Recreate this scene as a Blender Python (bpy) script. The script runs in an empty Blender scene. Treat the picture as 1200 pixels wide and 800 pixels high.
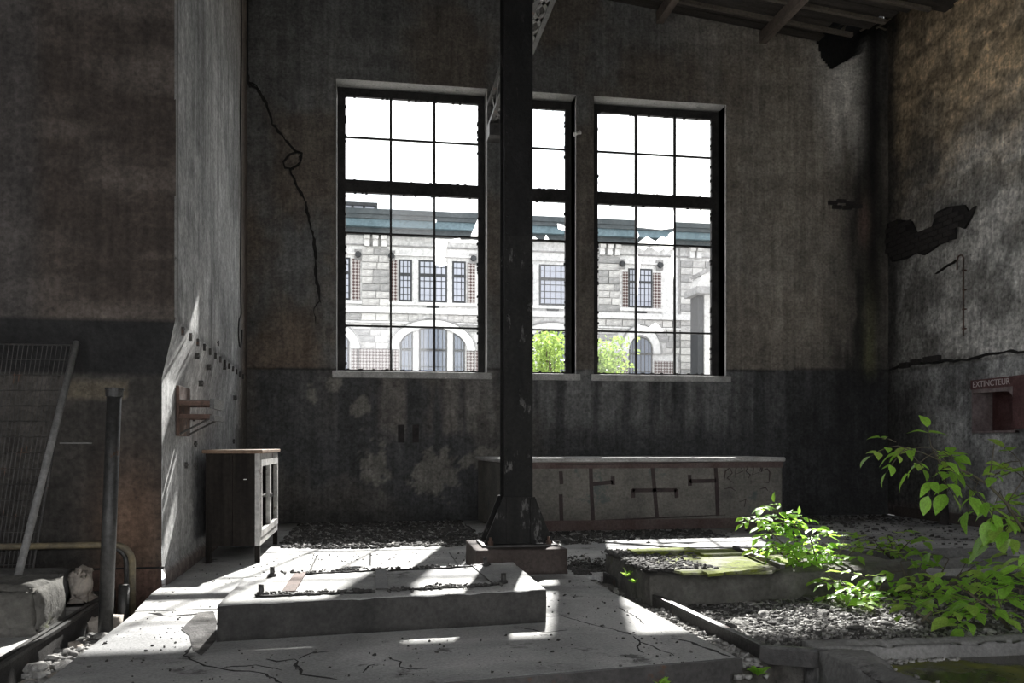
import bpy, math, random
import numpy as np
from mathutils import Vector, Matrix
random.seed(7); RS = np.random.RandomState(11)
C = bpy.context.scene.collection
SC = bpy.context.scene

# ------------------------------------------------------------------ camera, sky, sun, exposure
TH = 0.1625                      # the camera looks this far to the right of the wall's normal
CT, ST = math.cos(TH), math.sin(TH)
EYE, HZ, F = 1.2, 521.0, 1000.0  # eye height, horizon row, focal length in pixels of 1200x800
cd = bpy.data.cameras.new('camera'); cam = bpy.data.objects.new('camera', cd); C.objects.link(cam)
cam.location = (0, 0, EYE); cam.rotation_euler = (math.pi/2, 0, -TH)
cd.sensor_width = 36; cd.lens = 30; cd.shift_y = (HZ-400)/1200; cd.clip_end = 500; cd.clip_start = .05
SC.camera = cam

w = bpy.data.worlds.new('sky'); SC.world = w; w.use_nodes = True
nt = w.node_tree; nt.nodes.clear()
out = nt.nodes.new('ShaderNodeOutputWorld'); bg = nt.nodes.new('ShaderNodeBackground')
tc = nt.nodes.new('ShaderNodeTexCoord'); nz = nt.nodes.new('ShaderNodeTexNoise'); cr = nt.nodes.new('ShaderNodeValToRGB')
nz.inputs['Scale'].default_value = 3; nz.inputs['Detail'].default_value = 5
cr.color_ramp.elements[0].position = .38; cr.color_ramp.elements[0].color = (.80, .84, .90, 1)
cr.color_ramp.elements[1].position = .56; cr.color_ramp.elements[1].color = (1, 1, 1, 1)
nt.links.new(tc.outputs['Generated'], nz.inputs['Vector']); nt.links.new(nz.outputs['Fac'], cr.inputs['Fac'])
nt.links.new(cr.outputs['Color'], bg.inputs['Color']); nt.links.new(bg.outputs[0], out.inputs[0])
bg.inputs['Strength'].default_value = 2.0

sd = bpy.data.lights.new('sun', 'SUN'); sun = bpy.data.objects.new('sun', sd); C.objects.link(sun)
sd.energy = 10.5; sd.angle = math.radians(.7); sd.color = (1, .975, .94)
SUN = Vector((-.24, -1, -.782)).normalized()
sun.rotation_euler = SUN.to_track_quat('-Z', 'Y').to_euler(); sun.location = (4, 30, 30)

vs = SC.view_settings
SC.display_settings.display_device = 'sRGB'
vs.view_transform = 'Standard'; vs.look = 'None'; vs.gamma = 1; vs.exposure = 0.65; vs.use_curve_mapping = False
SC.cycles.max_bounces = 10; SC.cycles.diffuse_bounces = 6; SC.cycles.transparent_max_bounces = 16

# ------------------------------------------------------------------ measuring helpers (photo point -> point on a real plane)
def ray(px, py=HZ):
    dx = (px-600)/F
    return (dx*CT+ST, CT-dx*ST, (HZ-py)/F)
def on_Y(px, py, Y):
    r = ray(px, py); t = Y/r[1]; return Vector((r[0]*t, Y, EYE+r[2]*t))
def on_X(px, py, X):
    r = ray(px, py); t = X/r[0]; return Vector((X, r[1]*t, EYE+r[2]*t))
def on_Z(px, py, Z=0):
    r = ray(px, py); t = (Z-EYE)/r[2]; return Vector((r[0]*t, r[1]*t, Z))
def XY(px, Y): return on_Y(px, HZ, Y).x

# ------------------------------------------------------------------ noise
def _h(ix, iy, iz, s):
    n = (ix*73856093) ^ (iy*19349663) ^ (iz*83492791) ^ (s*2654435)
    n = (n ^ (n >> 13)) * 1274126177 & 0x7fffffff
    return ((n ^ (n >> 16)) & 0xffff)/65535.0
def vnoise(x, y, z, s=0):
    x, y, z = np.broadcast_arrays(np.asarray(x, float), np.asarray(y, float), np.asarray(z, float))
    xi, yi, zi = np.floor(x).astype(np.int64), np.floor(y).astype(np.int64), np.floor(z).astype(np.int64)
    fx, fy, fz = x-xi, y-yi, z-zi
    fx, fy, fz = fx*fx*(3-2*fx), fy*fy*(3-2*fy), fz*fz*(3-2*fz)
    r = 0
    for a in (0, 1):
        for b in (0, 1):
            for c in (0, 1):
                r = r + _h(xi+a, yi+b, zi+c, s)*(fx if a else 1-fx)*(fy if b else 1-fy)*(fz if c else 1-fz)
    return r
def fbm(x, y, z=0., o=4, s=0):
    r, a, t = 0, 1., 0
    for k in range(o):
        r = r + a*vnoise(np.asarray(x)*2**k, np.asarray(y)*2**k, np.asarray(z)*2**k+3.7*k, s+k); t += a; a *= .55
    return r/t
def sstep(a, b, x):
    t = np.clip((x-a)/(b-a), 0, 1); return t*t*(3-2*t)

# ------------------------------------------------------------------ materials
def newmat(name):
    m = bpy.data.materials.new(name); m.use_nodes = True
    nt = m.node_tree; b = nt.nodes['Principled BSDF']; return m, nt, b
def N(nt, t, **k):
    n = nt.nodes.new(t)
    for a, v in k.items(): setattr(n, a, v)
    return n
def coord(nt, scale=(1, 1, 1)):
    tc = N(nt, 'ShaderNodeTexCoord'); mp = N(nt, 'ShaderNodeMapping'); mp.inputs['Scale'].default_value = scale
    nt.links.new(tc.outputs['Object'], mp.inputs['Vector']); return mp.outputs[0]
def noise(nt, vec, scale, detail=6, rough=.6, dist=0):
    n = N(nt, 'ShaderNodeTexNoise'); n.inputs['Scale'].default_value = scale; n.inputs['Detail'].default_value = detail
    n.inputs['Roughness'].default_value = rough; n.inputs['Distortion'].default_value = dist
    nt.links.new(vec, n.inputs['Vector']); return n.outputs['Fac']
def ramp(nt, fac, stops):
    r = N(nt, 'ShaderNodeValToRGB'); e = r.color_ramp.elements
    while len(e) < len(stops): e.new(.5)
    for i, (p, c) in enumerate(stops):
        e[i].position = p; e[i].color = (c[0], c[1], c[2], 1) if hasattr(c, '__len__') else (c, c, c, 1)
    nt.links.new(fac, r.inputs[0]); return r.outputs[0]
def mul(nt, a, b, mode='MULTIPLY', fac=1.):
    m = N(nt, 'ShaderNodeMix', data_type='RGBA', blend_type=mode)
    for v, s in ((a, 6), (b, 7)):
        if hasattr(v, 'links'): nt.links.new(v, m.inputs[s])
        else: m.inputs[s].default_value = (*v, 1)
    if hasattr(fac, 'links'): nt.links.new(fac, m.inputs[0])
    else: m.inputs[0].default_value = fac
    return m.outputs[2]
def bump(nt, b, h, strength=.4, dist=.02):
    n = N(nt, 'ShaderNodeBump'); n.inputs['Strength'].default_value = strength; n.inputs['Distance'].default_value = dist
    nt.links.new(h, n.inputs['Height']); nt.links.new(n.outputs[0], b.inputs['Normal'])

MATS = {}
def grime(name, c1, c2, scale=2., fine=30., stretch=(1, 1, 1), rough=.85, metal=0., bstr=.4, spots=None, lo=.35, hi=.65, bdist=.02):
    """two colours mixed by a stretched noise, fine grain, optional spots of a third colour"""
    m, nt, b = newmat(name)
    v = coord(nt, stretch); v0 = coord(nt)
    c = ramp(nt, noise(nt, v, scale, 8, .62, .3), [(lo, c1), (hi, c2)])
    f = noise(nt, v0, fine, 6, .7)
    c = mul(nt, c, ramp(nt, f, [(.3, .62), (.72, 1.25)]))
    if spots:
        s = ramp(nt, noise(nt, v, spots[1], 8, .7), [(spots[2], 0.), (spots[2]+.06, 1.)])
        c = mul(nt, c, spots[0], 'MIX', s)
    nt.links.new(c, b.inputs['Base Color'])
    b.inputs['Roughness'].default_value = rough; b.inputs['Metallic'].default_value = metal
    bump(nt, b, f, bstr, bdist)
    MATS[name] = m; return m

def wallmat(name, fine=22., contrast=(.5, 1.42), bstr=.6):
    m, nt, b = newmat(name)
    a = N(nt, 'ShaderNodeVertexColor', layer_name='col')
    v0 = coord(nt); vs_ = coord(nt, (9, 9, .5))
    f = noise(nt, v0, fine, 8, .72)
    g = noise(nt, v0, 5, 8, .7, .5)
    st = noise(nt, vs_, 1.5, 6, .6)
    c = mul(nt, a.outputs['Color'], ramp(nt, f, [(.32, contrast[0]), (.7, contrast[1])]))
    c = mul(nt, c, ramp(nt, g, [(.35, .7), (.65, 1.25)]))
    c = mul(nt, c, ramp(nt, st, [(.35, .8), (.65, 1.15)]))
    nt.links.new(c, b.inputs['Base Color']); b.inputs['Roughness'].default_value = .9
    ad = N(nt, 'ShaderNodeMath', operation='ADD'); nt.links.new(f, ad.inputs[0]); nt.links.new(g, ad.inputs[1])
    bump(nt, b, ad.outputs[0], bstr, .02)
    MATS[name] = m; return m

def plainmat(name, c, rough=.7, metal=0.):
    m, nt, b = newmat(name)
    v = coord(nt); f = noise(nt, v, 25, 5, .6)
    nt.links.new(mul(nt, c, ramp(nt, f, [(.3, .8), (.7, 1.15)])), b.inputs['Base Color'])
    b.inputs['Roughness'].default_value = rough; b.inputs['Metallic'].default_value = metal
    MATS[name] = m; return m

wallmat('plaster'); wallmat('plaster_rough', 16., (.4, 1.9), .9)
grime('concrete', (.15, .148, .143), (.27, .265, .257), 1.3, 40, rough=.88, spots=((.075, .072, .07), 4.5, .60))
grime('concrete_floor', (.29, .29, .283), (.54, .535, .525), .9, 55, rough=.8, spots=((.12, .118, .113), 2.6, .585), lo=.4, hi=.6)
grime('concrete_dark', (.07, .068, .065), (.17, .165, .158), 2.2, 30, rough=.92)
grime('concrete_shaded', (.03, .029, .028), (.075, .072, .068), 2.2, 30, rough=.95)  # concrete darkened to carry the shade on the plinth sides
grime('pale_pipe', (.17, .168, .165), (.26, .255, .25), 6, 30, rough=.5)
grime('concrete_red', (.06, .046, .041), (.105, .085, .077), 2.2, 30, rough=.9)
grime('concrete_pink', (.10, .065, .06), (.16, .125, .115), 2.2, 30, rough=.9)
grime('counter_paint', (.12, .115, .105), (.24, .225, .20), 1.6, 26, rough=.85, spots=((.10, .12, .115), 1.8, .60))
grime('counter_top', (.35, .345, .335), (.6, .59, .575), 3, 40, rough=.7)
grime('soil', (.035, .032, .028), (.10, .092, .082), 3, 45, rough=.95, bstr=.8)
grime('gravel_bed', (.06, .057, .053), (.24, .23, .22), 6, 60, rough=.95, bstr=1)
grime('moss_top', (.30, .29, .255), (.17, .20, .03), 1.7, 50, rough=.95, lo=.38, hi=.50, spots=((.05, .05, .03), 7, .575))
grime('masonry', (.08, .076, .068), (.17, .163, .148), 3, 22, rough=.95, bstr=.9, spots=((.10, .11, .05), 2.6, .6))
grime('broken_face', (.33, .29, .25), (.50, .45, .40), 3, 16, rough=.95, bstr=.7)
grime('pebble_light', (.16, .155, .15), (.42, .41, .39), 3, 40, rough=.95)
grime('pebble_dark', (.04, .038, .036), (.12, .115, .11), 3, 40, rough=.95)
grime('iron', (.045, .043, .042), (.09, .085, .082), 5, 30, rough=.55, metal=.3, spots=((.11, .06, .04), 5, .6))
grime('column_iron', (.012, .012, .012), (.026, .025, .024), 5, 30, (1, 1, .35), rough=.6, spots=((.13, .127, .124), 7, .585))
grime('column_iron_upper', (.009, .009, .009), (.020, .019, .019), 5, 30, (1, 1, .35), rough=.6, spots=((.05, .048, .046), 7, .62))
grime('rusty_iron', (.075, .045, .035), (.14, .085, .065), 5, 35, rough=.8, spots=((.05, .035, .03), 6, .55))
grime('dull_steel', (.055, .054, .053), (.10, .098, .095), 6, 30, rough=.38, metal=.55, spots=((.10, .06, .04), 6, .62))
grime('frame_iron', (.022, .021, .021), (.045, .043, .042), 5, 30, rough=.7)
grime('cabinet_wood', (.012, .010, .009), (.026, .022, .019), 2.5, 25, (7, 7, .5), rough=.8)
grime('cabinet_top', (.16, .10, .065), (.26, .18, .12), 3, 25, (2, 6, 1), rough=.7)
grime('cabinet_paint', (.36, .35, .34), (.58, .57, .55), 5, 25, rough=.7, spots=((.12, .09, .07), 6, .6))
grime('red_paint', (.085, .032, .032), (.15, .075, .072), 5, 28, rough=.8, spots=((.06, .04, .038), 5, .6))
grime('pale_red_paint', (.17, .125, .125), (.30, .25, .245), 6, 28, rough=.8)
grime('roof_board', (.035, .03, .027), (.075, .066, .058), 2, 25, (.6, 5, 1), rough=.9)
grime('lath_wood', (.10, .085, .07), (.17, .15, .125), 3, 25, (.6, 5, 1), rough=.85)
grime('rafter_wood', (.12, .095, .08), (.20, .165, .14), 3, 25, (5, .6, 1), rough=.85)
grime('soot_brick', (.02, .018, .018), (.055, .047, .045), 6, 30, rough=.9)
grime('graffiti_paint', (.035, .022, .022), (.06, .04, .038), 6, 30, rough=.6)
grime('crack_dark', (.012, .011, .011), (.03, .028, .026), 6, 30, rough=1)
grime('lattice_paint', (.16, .155, .15), (.33, .32, .31), 8, 30, rough=.8)
grime('facade_plaster', (.56, .56, .555), (.70, .695, .69), .5, 6, rough=.9, bstr=.1)
grime('facade_stone', (.30, .295, .29), (.54, .53, .515), 1.6, 8, rough=.9, bstr=.3)
grime('facade_stone_pale', (.46, .455, .44), (.60, .59, .575), 1.6, 8, rough=.9, bstr=.3)
grime('facade_stone_grey', (.19, .19, .19), (.34, .335, .33), 1.6, 8, rough=.9, bstr=.3)
grime('cornice_blue', (.07, .115, .135), (.11, .16, .185), 1, 8, rough=.7, bstr=.1)
grime('cornice_dark', (.025, .035, .04), (.055, .065, .07), 1, 8, rough=.7, bstr=.1)
grime('facade_frame', (.02, .022, .025), (.035, .038, .042), 2, 8, rough=.7, bstr=.1)
grime('ground_pale', (.42, .41, .39), (.52, .51, .49), .4, 8, rough=.95, bstr=.1)
for q in ('column_iron', 'column_iron_upper', 'cabinet_wood', 'frame_iron'): MATS[q].node_tree.nodes['Principled BSDF'].inputs['Specular IOR Level'].default_value = .15
plainmat('porcelain', (.7, .69, .67), .3)
plainmat('cable', (.02, .02, .02), .6)
plainmat('letter_paint', (.55, .48, .47), .8)
plainmat('bark', (.10, .085, .06), .9)

m, nt, b = newmat('brick_pattern'); MATS['brick_pattern'] = m
ck = N(nt, 'ShaderNodeTexChecker'); ck.inputs['Scale'].default_value = 1.
mp = N(nt, 'ShaderNodeMapping'); tc = N(nt, 'ShaderNodeTexCoord'); mp.inputs['Rotation'].default_value = (0, math.radians(45), 0); mp.inputs['Scale'].default_value = (9.2, 0, 9.2)
nt.links.new(tc.outputs['Object'], mp.inputs[0]); nt.links.new(mp.outputs[0], ck.inputs[0])
ck.inputs[1].default_value = (.06, .034, .032, 1); ck.inputs[2].default_value = (.33, .31, .30, 1)
nt.links.new(ck.outputs[0], b.inputs['Base Color']); b.inputs['Roughness'].default_value = .9

def glassmat(name, tint, refl, milk=0.):
    m = bpy.data.materials.new(name); m.use_nodes = True; nt = m.node_tree; nt.nodes.clear()
    o = N(nt, 'ShaderNodeOutputMaterial'); t = N(nt, 'ShaderNodeBsdfTransparent'); g = N(nt, 'ShaderNodeBsdfGlossy'); mx = N(nt, 'ShaderNodeMixShader')
    t.inputs[0].default_value = (*tint, 1); g.inputs['Roughness'].default_value = .08; mx.inputs[0].default_value = refl
    nt.links.new(t.outputs[0], mx.inputs[1]); nt.links.new(g.outputs[0], mx.inputs[2]); last = mx.outputs[0]
    if milk:
        d = N(nt, 'ShaderNodeBsdfTranslucent'); d.inputs[0].default_value = (.98, .98, .98, 1)
        m2 = N(nt, 'ShaderNodeMixShader'); m2.inputs[0].default_value = milk
        nt.links.new(last, m2.inputs[1]); nt.links.new(d.outputs[0], m2.inputs[2]); last = m2.outputs[0]
    nt.links.new(last, o.inputs[0]); MATS[name] = m
glassmat('clear_glass', (.97, .975, .97), .03)
glassmat('dusty_glass', (.93, .935, .94), .05, .012)
glassmat('milky_glass', (.95, .95, .95), .03, .9)
m, nt, b = newmat('facade_glass'); MATS['facade_glass'] = m
b.inputs['Base Color'].default_value = (.33, .35, .41, 1); b.inputs['Roughness'].default_value = .15
m, nt, b = newmat('lower_facade_glass'); MATS['lower_facade_glass'] = m
b.inputs['Base Color'].default_value = (.15, .175, .225, 1); b.inputs['Roughness'].default_value = .15
m, nt, b = newmat('pit_water'); MATS['pit_water'] = m
v = coord(nt); f = noise(nt, v, 3.2, 6, .6)
nt.links.new(ramp(nt, f, [(.40, (.035, .03, .024)), (.52, (.05, .05, .02)), (.62, (.16, .17, .03))]), b.inputs['Base Color'])
nt.links.new(ramp(nt, f, [(.48, .12), (.6, .8)]), b.inputs['Roughness'])

def leafmat(name, c, t):
    m, nt, b = newmat(name); v = coord(nt); f = noise(nt, v, 12, 3)
    k = ramp(nt, f, [(.3, .75), (.7, 1.2)])
    nt.links.new(mul(nt, c, k), b.inputs['Base Color']); b.inputs['Roughness'].default_value = .45
    tr = N(nt, 'ShaderNodeBsdfTranslucent'); mx = N(nt, 'ShaderNodeMixShader'); mx.inputs[0].default_value = .5
    nt.links.new(mul(nt, t, k), tr.inputs[0])
    nt.links.new(b.outputs[0], mx.inputs[1]); nt.links.new(tr.outputs[0], mx.inputs[2])
    nt.links.new(mx.outputs[0], nt.nodes['Material Output'].inputs[0]); MATS[name] = m
leafmat('leaf', (.25, .46, .07), (.48, .82, .11)); leafmat('leaf_yellow', (.34, .50, .10), (.6, .82, .17)); leafmat('tree_leaf', (.20, .28, .07), (.3, .42, .1))

# ------------------------------------------------------------------ mesh helpers
class MB:
    def __init__(s): s.v = []; s.f = []
    def add(s, vs_, fs):
        n = len(s.v); s.v += [tuple(p) for p in vs_]; s.f += [tuple(i+n for i in f) for f in fs]; return s
    def box(s, x0, x1, y0, y1, z0, z1):
        return s.add([(x0,y0,z0),(x1,y0,z0),(x1,y1,z0),(x0,y1,z0),(x0,y0,z1),(x1,y0,z1),(x1,y1,z1),(x0,y1,z1)],
                     [(3,2,1,0),(4,5,6,7),(0,1,5,4),(1,2,6,5),(2,3,7,6),(3,0,4,7)])
    def prism(s, poly, axis, a, b):
        """extrude a 2D polygon along an axis; poly given in the two other axes in order"""
        def P(p, t): return {'z': (p[0], p[1], t), 'y': (p[0], t, p[1]), 'x': (t, p[0], p[1])}[axis]
        n = len(poly); vs_ = [P(p, a) for p in poly]+[P(p, b) for p in poly]
        return s.add(vs_, [tuple(range(n)), tuple(range(2*n-1, n-1, -1))]+[(i, i+n, (i+1) % n+n, (i+1) % n) for i in range(n)])
    def bar(s, p, q, w, h, up=(0, 0, 1)):
        p, q = Vector(p), Vector(q); d = (q-p).normalized(); u = Vector(up)
        if abs(d.dot(u)) > .95: u = Vector((0, 1, 0))
        a = d.cross(u).normalized()*w/2; c = a.cross(d).normalized()*h/2
        return s.add([p-a-c, p+a-c, p+a+c, p-a+c, q-a-c, q+a-c, q+a+c, q-a+c],
                     [(0,1,2,3),(7,6,5,4),(4,5,1,0),(5,6,2,1),(6,7,3,2),(7,4,0,3)])
    def tube(s, pts, r, n=10, cap=True):
        pts = [Vector(p) for p in pts]; rs = r if hasattr(r, '__len__') else [r]*len(pts)
        d0 = (pts[1]-pts[0]).normalized(); u = Vector((0, 0, 1)) if abs(d0.z) < .9 else Vector((1, 0, 0))
        a = d0.cross(u).normalized(); vs_ = []
        for i, p in enumerate(pts):
            d = (pts[min(i+1, len(pts)-1)]-pts[max(i-1, 0)]).normalized()
            a = (a-d*a.dot(d)).normalized(); c = d.cross(a)
            for k in range(n):
                t = 2*math.pi*k/n; vs_.append(p+(a*math.cos(t)+c*math.sin(t))*rs[i])
        fs = [(i*n+k, i*n+(k+1) % n, (i+1)*n+(k+1) % n, (i+1)*n+k) for i in range(len(pts)-1) for k in range(n)]
        if cap: fs += [tuple(range(n-1, -1, -1)), tuple(range((len(pts)-1)*n, len(pts)*n))]
        return s.add(vs_, fs)
def origin(o):
    v = Vector((0, 0, 0))
    while o is not None: v = v+o.location; o = o.parent
    return v
def link(name, me, mat=None, parent=None, smooth=False):
    if mat and not me.materials: me.materials.append(MATS[mat])
    o = bpy.data.objects.new(name, me); C.objects.link(o); o.parent = parent
    if smooth: me.polygons.foreach_set('use_smooth', [True]*len(me.polygons))
    return o
def build(name, mb, mat, parent=None, smooth=False, bevel=0, kind=None, label=None):
    off = origin(parent) if parent else Vector((0, 0, 0))
    me = bpy.data.meshes.new(name); me.from_pydata([tuple(Vector(p)-off) for p in mb.v], [], mb.f); me.update()
    o = link(name, me, mat, parent, smooth)
    if bevel:
        md = o.modifiers.new('bevel', 'BEVEL'); md.width = bevel; md.segments = 2; md.limit_method = 'ANGLE'
    if kind: o['kind'] = kind
    if label: o['label'] = label
    return o
def tag(o, label, cat, group=None, kind=None):
    o['label'] = label; o['category'] = cat
    if group: o['group'] = group
    if kind: o['kind'] = kind
    return o
def empty(name, loc, label, cat, group=None, kind=None):
    o = bpy.data.objects.new(name, None); C.objects.link(o); o.location = loc; o.empty_display_size = .1
    return tag(o, label, cat, group, kind)
def npmesh(name, V, Fc, cols=None):
    me = bpy.data.meshes.new(name); k = Fc.shape[1]
    me.vertices.add(len(V)); me.vertices.foreach_set('co', V.astype(np.float32).ravel())
    me.loops.add(Fc.size); me.loops.foreach_set('vertex_index', Fc.astype(np.int32).ravel())
    me.polygons.add(len(Fc)); me.polygons.foreach_set('loop_start', np.arange(0, Fc.size, k, dtype=np.int32))
    me.update(calc_edges=True); me.validate()
    if cols is not None:
        a = me.color_attributes.new('col', 'FLOAT_COLOR', 'POINT')
        a.data.foreach_set('color', np.c_[cols, np.ones(len(cols))].astype(np.float32).ravel())
    return me
def lines(a, b, step, extra=()):
    g = set(np.round(np.linspace(a, b, int(abs(b-a)/step)+1), 4)); 
    for e in extra:
        if min(a, b) < e < max(a, b):
            g = {q for q in g if abs(q-e) > step*.35}; g.add(round(e, 4))
    g.add(a); g.add(b)
    return np.array(sorted(g))
def grid_wall(name, us, vs_, P, colf, mat, holes=(), parent=None, flip=False, smooth=True):
    """P(u,v)->xyz arrays ; colf(u,v)->rgb array"""
    U, Vv = np.meshgrid(us, vs_); sh = U.shape
    X, Y, Z = P(U, Vv); V = np.c_[X.ravel(), Y.ravel(), Z.ravel()]
    idx = np.arange(U.size).reshape(sh)
    a, b, c, d = idx[:-1, :-1], idx[:-1, 1:], idx[1:, 1:], idx[1:, :-1]
    keep = np.ones(a.shape, bool); uc = (U[:-1, :-1]+U[:-1, 1:])/2; vc = (Vv[:-1, :-1]+Vv[1:, :-1])/2
    for (u0, u1, v0, v1) in holes: keep &= ~((uc > u0) & (uc < u1) & (vc > v0) & (vc < v1))
    q = np.stack([a, b, c, d] if not flip else [d, c, b, a], -1)[keep]
    me = npmesh(name, V, q, colf(U.ravel(), Vv.ravel()))
    return link(name, me, mat, parent, smooth)
def rough_block(x0, x1, y0, y1, z0, z1, n=(12, 12, 6), amp=.015, chip=.03, seed=0):
    """box with a subdivided, chipped and noisy surface -> npmesh arrays"""
    V = []; Fs = []; key = {}
    def vid(i, j, k):
        t = (i, j, k)
        if t not in key: key[t] = len(V); V.append(t)
        return key[t]
    nx, ny, nz_ = n
    for i in range(nx):
        for j in range(ny):
            Fs.append((vid(i,j,0), vid(i,j+1,0), vid(i+1,j+1,0), vid(i+1,j,0))); Fs.append((vid(i,j,nz_), vid(i+1,j,nz_), vid(i+1,j+1,nz_), vid(i,j+1,nz_)))
    for i in range(nx):
        for k in range(nz_):
            Fs.append((vid(i,0,k), vid(i+1,0,k), vid(i+1,0,k+1), vid(i,0,k+1))); Fs.append((vid(i,ny,k), vid(i,ny,k+1), vid(i+1,ny,k+1), vid(i+1,ny,k)))
    for j in range(ny):
        for k in range(nz_):
            Fs.append((vid(0,j,k), vid(0,j,k+1), vid(0,j+1,k+1), vid(0,j+1,k))); Fs.append((vid(nx,j,k), vid(nx,j+1,k), vid(nx,j+1,k+1), vid(nx,j,k+1)))
    A = np.array(V, float)/np.array([nx, ny, nz_]); c = A-.5
    L = np.array([x1-x0, y1-y0, z1-z0]); P = np.array([x0, y0, z0])+A*L
    d = (0.5-np.abs(c))*L; ds = np.sort(d, 1)           # distance to faces; edge closeness = 2nd smallest
    edge = np.exp(-(ds[:, 1]/(.06))**2)
    nn = fbm(P[:, 0]*9, P[:, 1]*9, P[:, 2]*9, 4, seed)-.5
    n2 = fbm(P[:, 0]*3, P[:, 1]*3, P[:, 2]*3, 3, seed+9)
    on = (d < 1e-6)*np.sign(c); ln = np.linalg.norm(on, axis=1)[:, None]; on = on/np.maximum(ln, 1e-6)
    push = nn*2*amp-edge*chip*np.clip(n2*2.2-.5, 0, 2)
    bot = A[:, 2] < 1e-6; push = np.where(bot, 0, push)
    P = P+on*push[:, None]
    if z0 <= 0.001: P[:, 2] = np.maximum(P[:, 2], z0)
    return P, np.array(Fs)
def block_part(name, dims, mat, parent=None, **k):
    P, Fs = rough_block(*dims, **k)
    if parent: P = P-np.array(origin(parent))
    return link(name, npmesh(name, P, Fs), mat, parent)
def scatter(name, pts, sizes, mat, parent=None, flat=.6, label=None, seed=1):
    """many small angular pebbles joined into one stuff mesh"""
    rs = np.random.RandomState(seed); n = len(pts)
    base = np.array([(-1,-1,-1),(1,-1,-1),(1,1,-1),(-1,1,-1),(-1,-1,1),(1,-1,1),(1,1,1),(-1,1,1)], float)*.5
    B = base[None]*rs.uniform(.55, 1.2, (n, 8, 3)); B[..., 2] *= flat
    al = rs.uniform(0, 6.283, n); be = rs.normal(0, .35, n)
    ca, sa, cb, sb = np.cos(al), np.sin(al), np.cos(be), np.sin(be)
    x = B[..., 0]*cb[:, None]+B[..., 2]*sb[:, None]; z = -B[..., 0]*sb[:, None]+B[..., 2]*cb[:, None]; y = B[..., 1]*rs.uniform(.5, 1, (n, 1))
    X = x*ca[:, None]-y*sa[:, None]; Y = x*sa[:, None]+y*ca[:, None]
    V = np.stack([X, Y, z], -1)*np.asarray(sizes)[:, None, None]+np.asarray(pts)[:, None, :]
    fb = np.array([(3,2,1,0),(4,5,6,7),(0,1,5,4),(1,2,6,5),(2,3,7,6),(3,0,4,7)])
    Fq = (fb[None]+8*np.arange(n)[:, None, None]).reshape(-1, 4)
    V = V.reshape(-1, 3)
    if parent: V = V-np.array(origin(parent))
    o = link(name, npmesh(name, V, Fq), mat, parent); o['kind'] = 'stuff'
    if label: o['label'] = label
    return o
def stroke(mb, pts, w, nrm, lift=0.003, wj=.0, seed=0, thick=.004):
    """thin raised ribbon along pts on a plane with normal nrm"""
    rr = random.Random(seed); pts = [Vector(p) for p in pts]; nrm = Vector(nrm).normalized(); n = len(pts); L = []
    for i, p in enumerate(pts):
        d = (pts[min(i+1, n-1)]-pts[max(i-1, 0)]); d = d-nrm*d.dot(nrm); d.normalize(); a = nrm.cross(d)
        ww = w*(1+rr.uniform(-wj, wj))/2*(1 if wj == 0 or 0 < i < n-1 else .3)
        L += [p+a*ww+nrm*lift, p-a*ww+nrm*lift, p+a*ww+nrm*(lift-thick), p-a*ww+nrm*(lift-thick)]
    fs = []
    for i in range(n-1):
        o = 4*i; fs += [(o, o+4, o+5, o+1), (o, o+2, o+6, o+4), (o+1, o+5, o+7, o+3)]
    fs += [(0, 1, 3, 2), (4*n-4, 4*n-2, 4*n-1, 4*n-3)]
    mb.add(L, fs); return mb
def jag(pts, step, amp, seed=0):
    """subdivide a polyline with sideways jitter (cracks, broken edges)"""
    rr = random.Random(seed); out = []
    for p, q in zip(pts[:-1], pts[1:]):
        p, q = Vector(p), Vector(q); n = max(1, int((q-p).length/step))
        for i in range(n):
            t = i/n; c = p.lerp(q, t)
            if i: c = c+Vector([rr.uniform(-amp, amp) if abs(q[k]-p[k]) > 1e-6 or (q-p)[k] != 0 else 0 for k in range(len(c))])
            out.append(c)
    out.append(Vector(pts[-1])); return out

# ================================================================== SETTING
YW, YG, XR = 13.5, 13.85, 8.79
SILL, HEAD = 2.34, 6.88
WIN = [(XY(394, YW), XY(571, YW)), (2.10, XY(675, YW)), (XY(696, YW), XY(851, YW))]
def roofZ(X): return 8.45-.105*(X-3.71)
def mixc(a, b, t): t = np.asarray(t)[:, None]; return np.asarray(a)*(1-t)+np.asarray(b)*t

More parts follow.
